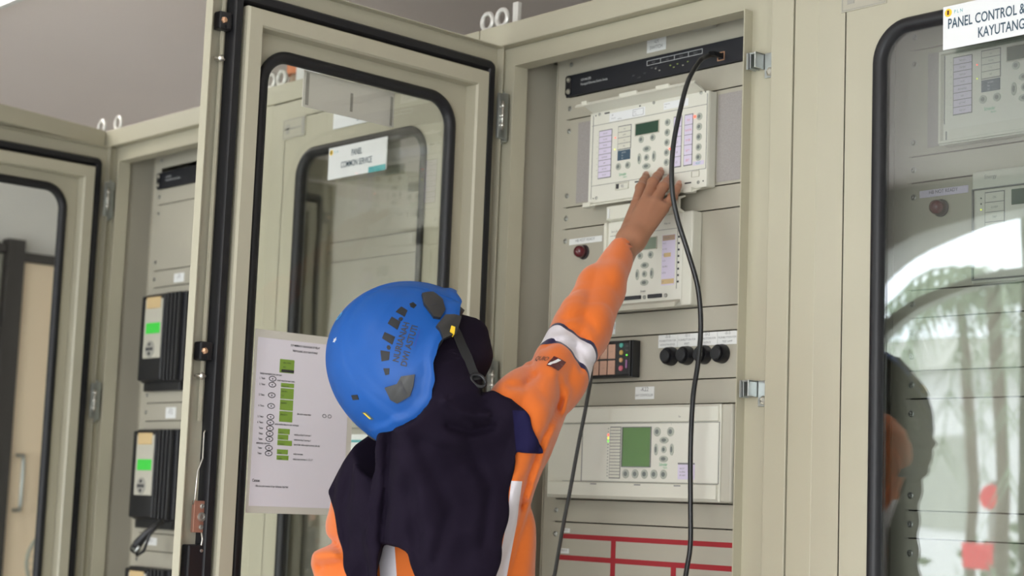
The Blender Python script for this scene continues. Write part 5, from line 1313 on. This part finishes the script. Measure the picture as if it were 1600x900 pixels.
c1 = hpatch('headlamp_clip', [(-.106, .069, .026), (-.094, .080, .013), (-.083, .088, .014), (-.070, .094, -.002), (-.084, .086, -.010), (-.098, .078, -.014), (-.114, .064, -.004), (-.115, .063, .008)], .0050, GREYB, mirror=True)
c2 = hpatch('headlamp_clip', [(.060, .089, .058), (.073, .087, .044), (.066, .094, .026), (.050, .101, .014), (.029, .107, .013), (.024, .106, .022), (.040, .099, .046)], .0050, GREYB, mirror=True)
c3 = hpatch('side_clip', [(.012, .109, .012), (.040, .105, .010), (.049, .102, -.012), (.016, .109, -.020), (-.006, .110, -.008)], .0050, GREYB, mirror=True)
hpatch('clip_slot', [(.040, .098, .036), (.052, .097, .030), (.050, .098, .028), (.038, .099, .033)], .0056, 'ink', hel, 1)
hpatch('clip_slot', [(-.091, .082, .011), (-.088, .085, .010), (-.096, .078, -.008), (-.099, .076, -.006)], .0056, 'ink', hel, 1)
hpatch('orange_button', [(.010, .108, -.010), (.020, .107, -.007), (.022, .107, -.013), (.010, .108, -.018)], .0068, 'yellow', hel, 2)
hpatch('rear_slot', [(-.121, .022, .064), (-.121, .033, .056), (-.125, .029, .050), (-.125, .018, .058)], .0007, VENT, hel, 2)
hpatch('rear_sticker', [(-.134, .013, .037), (-.133, .022, .030), (-.136, .020, .014), (-.137, .014, .016)], .0007, 'inkblue', hel, 2)
hpatch('sticker_bar', [(-.1345, .0155, .034), (-.1345, .0185, .031), (-.1365, .0175, .018), (-.1365, .0150, .019)], .0012, 'yellow', hel, 1)
hpatch('star_mark', [(-.055 + .0055 * (1 if k % 2 else .5) * math.cos(k * PI / 5), .028 + .0055 * (1 if k % 2 else .5) * math.sin(k * PI / 5), .128 - .0028 * (1 if k % 2 else .5) * math.cos(k * PI / 5)) for k in range(10)], .0008, 'signback', hel, 1)
q = MB()
for k in range(24):
    a0 = 2 * PI * k / 24; a1 = 2 * PI * (k + 1) / 24
    w = lambda a, r_: hsurf(-.010 + r_ * math.cos(a), .020 + r_ * math.sin(a), .1405, .0008)
    r0 = .0065 if k % 4 < 2 else .0078
    q.bm.faces.new([q.bm.verts.new(p) for p in (w(a0, .0042), w(a1, .0042), w(a1, r0), w(a0, r0))])
q.build('ring_mark', mat('cyan_ink', (.10, .42, .75), .5, 0, 40, .03), hel)
# owner's name written along the side panel
A0 = np.array([-.0665, .0945, .0245]); A1 = np.array([-.002, .106, .0435]); TT = (A1 - A0) / np.linalg.norm(A1 - A0)
VV = np.array([-.25, -.28, .93]); VV -= TT * (VV @ TT); VV /= np.linalg.norm(VV)
def hl(a, z): return tuple(hsurf(*(A0 + TT * a + VV * z), .0007))
lettering('name_lettering', [('NURIANAH', 0.0, .0050, .0100, 'l', .066 / (.0100 * glyphs('NURIANAH')[2]), .02), ('DWI ASTUTI', -.004, -.0085, .0100, 'l', .068 / (.0100 * glyphs('DWI ASTUTI')[2]), .02)], 'ink', hel, hl)
q = MB(); 
for k in range(6): q.bm.faces.new([q.bm.verts.new(hl(a, z)) for a, z in ((.030 + k * .005, -.0135), (.035 + k * .005, -.0135), (.035 + k * .005, -.0115), (.030 + k * .005, -.0115))])
q.build('name_underline', mat('dark_blue_ink', (.01, .05, .30), .5, 0, 40, .03), hel)
# chin strap, buckle and inner padding
pad = MB(); 
me = bmesh.new()
res = bmesh.ops.create_uvsphere(pad.bm, u_segments=32, v_segments=20, radius=1.0)
for v in res['verts']:
    z_ = max(v.co.z, -.10); k = math.sqrt(max(0, 1 - z_ * z_)) / max(1e-4, math.hypot(v.co.x, v.co.y)) if v.co.z > -.10 else 1
    v.co = Vector(hp(v.co.x * .128, v.co.y * .098, z_ * .132 + .004))
pad.build('inner_padding', VENT, hel, smooth=True)
def strip(name, pts, w, m, parent, th=.0012):
    mb = MB(); L = []
    for i, (p, n) in enumerate(pts):
        p = np.array(p); n = np.array(n) / np.linalg.norm(n)
        t = np.array(pts[min(i + 1, len(pts) - 1)][0]) - np.array(pts[max(i - 1, 0)][0]); t = t / np.linalg.norm(t); s = np.cross(n, t)
        L.append([mb.bm.verts.new(v) for v in (p - s * w, p + s * w, p + s * w + n * th, p - s * w + n * th)])
    for A_, B_ in zip(L, L[1:]):
        for k in range(4): mb.bm.faces.new((A_[k], A_[(k + 1) % 4], B_[(k + 1) % 4], B_[k]))
    mb.bm.faces.new(L[0][::-1]); mb.bm.faces.new(L[-1]); return mb.build(name, m, parent, smooth=True, auto=.6)
def hood_hit(f, r, u, off=.0015):
    c = hp(f * .5, 0, u); d0 = hp(f, r, u) - c; d0 /= np.linalg.norm(d0); p = hp(f, r, u) + d0 * .12
    for _ in range(90):
        s = float(hijab_sdf(p[None])[0])
        if s < .0004: break
        p = p - d0 * max(s * .7, .0004)
    return p + d0 * off, d0
STR = mat('black_webbing', (.012, .012, .013), .7, 0, 60, .1, .3, 900)
for sg in (1, -1):
    pts = [hood_hit(.052 - .021 * k, sg * .09, -.012 - .024 * k) for k in np.linspace(0, 3.0, 10)]
    strip('chin_strap', pts, .0085, STR, hel)
p, n = hood_hit(-.012, .09, -.086, .004)
mb = MB(); t1 = HF - n * (HF @ n); t1 /= np.linalg.norm(t1); t2 = np.cross(n, t1)
mb.tube([tuple(p + t1 * .009 * math.cos(a) + t2 * .012 * math.sin(a)) for a in [2 * PI * k / 16 for k in range(16)]], .0028, 8, close=True).build('buckle', 'black', hel, smooth=True)

# ------------------------------------------------------------------ the yard behind the photographer, seen only in the glass
GRASS = mat('yard_paving', (.62, .63, .60), .9, 0, 2, .15)
LEAF = mat('leaf_green', (.24, .30, .20), .6, 0, 6, .2)
BARK = mat('bark', (.16, .13, .10), .8, 0, 10, .2)
struct(MB().box(-22, 10, -26, R['y0'] - .2, -.2, -.02).build('yard_floor', GRASS))
def palm(x, y, h, n, L, label, seed):
    rnd = random.Random(seed); t = tag(empty('palm_tree', (x, y, -.02)), label, 'palm tree', 'weeping palms in the yard')
    MB().tube([(x, y, -.02), (x + .05, y, h * .5), (x, y + .05, h)], [.06, .05, .045], 10).build('trunk', BARK, t, smooth=True)
    for k in range(n):
        a = 2 * PI * k / n + rnd.uniform(-.2, .2); l = L * rnd.uniform(.8, 1.15); up = rnd.uniform(.25, .5)
        pts = [(x + math.cos(a) * l * s, y + math.sin(a) * l * s, h + up * l * 2.2 * s - 1.75 * l * s * s) for s in [i / 8 for i in range(9)]]
        mb = MB().tube(pts, [.016 - .0014 * i for i in range(9)], 5)
        for i in range(1, 9):
            p = Vector(pts[i]); d = (Vector(pts[i]) - Vector(pts[i - 1])).normalized(); s_ = d.cross(Vector((0, 0, 1))).normalized()
            for sg in (-1, 1):
                for q_ in (0, .5):
                    b0 = p - d * (l / 8) * q_; tip = b0 + s_ * sg * .16 * L + d * .10 + Vector((0, 0, -.22 * L)); w_ = d * .018
                    v = [mb.bm.verts.new(c) for c in (b0 - w_, b0 + w_, tip)]; mb.bm.faces.new(v)
        mb.build('frond', LEAF, t)
palm(-4.15, -8.2, 2.9, 11, 1.15, 'weeping palm nearest the arched opening, mirrored in the right glass door', 3)
palm(-6.6, -11.5, 3.3, 12, 1.5, 'taller palm farther back in the yard, mirrored in the right glass door', 5)
palm(2.6, -9.0, 3.2, 11, 1.3, 'palm outside the added second arched opening', 8)
t = tag(empty('building', (-11, -22, 0)), 'pale building across the yard, mirrored in the glass', 'building')
MB().box(-18, -4, -25, -21, 0, 3.6).build('wall_block', 'white', t)
MB().prismx([(-25.4, 3.6), (-20.5, 3.6), (-23, 4.4)], -18.4, -3.6).build('roof', 'btn', t)
for k in range(5): MB().box(-16.6 + k * 2.5, -15.4 + k * 2.5, -21.05, -20.95, 1.2, 2.6).build('window', 'btn', t)
def shrub(x, y, r, h, label, seed):
    rnd = random.Random(seed); mb = MB()
    for k in range(150):
        a = rnd.uniform(0, 2 * PI); z = rnd.uniform(0.0, h); rr = r * math.sqrt(max(0.05, 1 - (z / h) ** 2)) * rnd.uniform(.5, 1)
        c = Vector((x + math.cos(a) * rr, y + math.sin(a) * rr, z)); d = Vector((rnd.uniform(-1, 1), rnd.uniform(-1, 1), rnd.uniform(-.2, 1))).normalized() * .16; s_ = d.orthogonal().normalized() * .05
        v = [mb.bm.verts.new(p) for p in (c, c + d * .5 + s_, c + d, c + d * .5 - s_)]; mb.bm.faces.new(v)
    mb.cyl((x, y, -.02), (x, y, h * .7), .04, .02, 8)
    tag(mb.build('shrub', LEAF), label, 'shrub', 'low shrubs in the yard')
for i, (x, y, r, h) in enumerate(((-3.2, -7.0, .45, 1.0), (-4.9, -9.6, .5, 1.15), (-5.9, -9.2, .5, 1.2), (-7.2, -13, .7, 1.3), (-2.0, -8.5, .5, 1.0))):
    shrub(x, y, r, h, ('low leafy shrub closest to the arched opening', 'low leafy shrub behind the nearest palm', 'bushy shrub at the left of the nearest palm', 'larger shrub at the foot of the far palm', 'low leafy shrub at the right end of the yard bed')[i], i)
t = tag(empty('sign_post', (-4.45, -8.6, -.02)), 'post with red boards in the yard, mirrored low in the right glass door', 'sign post')
MB().cyl((-4.45, -8.6, -.02), (-4.45, -8.6, 1.62), .025, n=10).build('post', 'duct', t)
MB().box(-4.68, -4.30, -8.57, -8.54, .98, 1.16, .01).build('board', 'ledboard', t)
MB().lathe((-4.45, -8.57, 1.50), (0, 1, 0), [(0, .09), (.02, .09), (.02, 0)], 20).build('disc', 'ledboard', t)
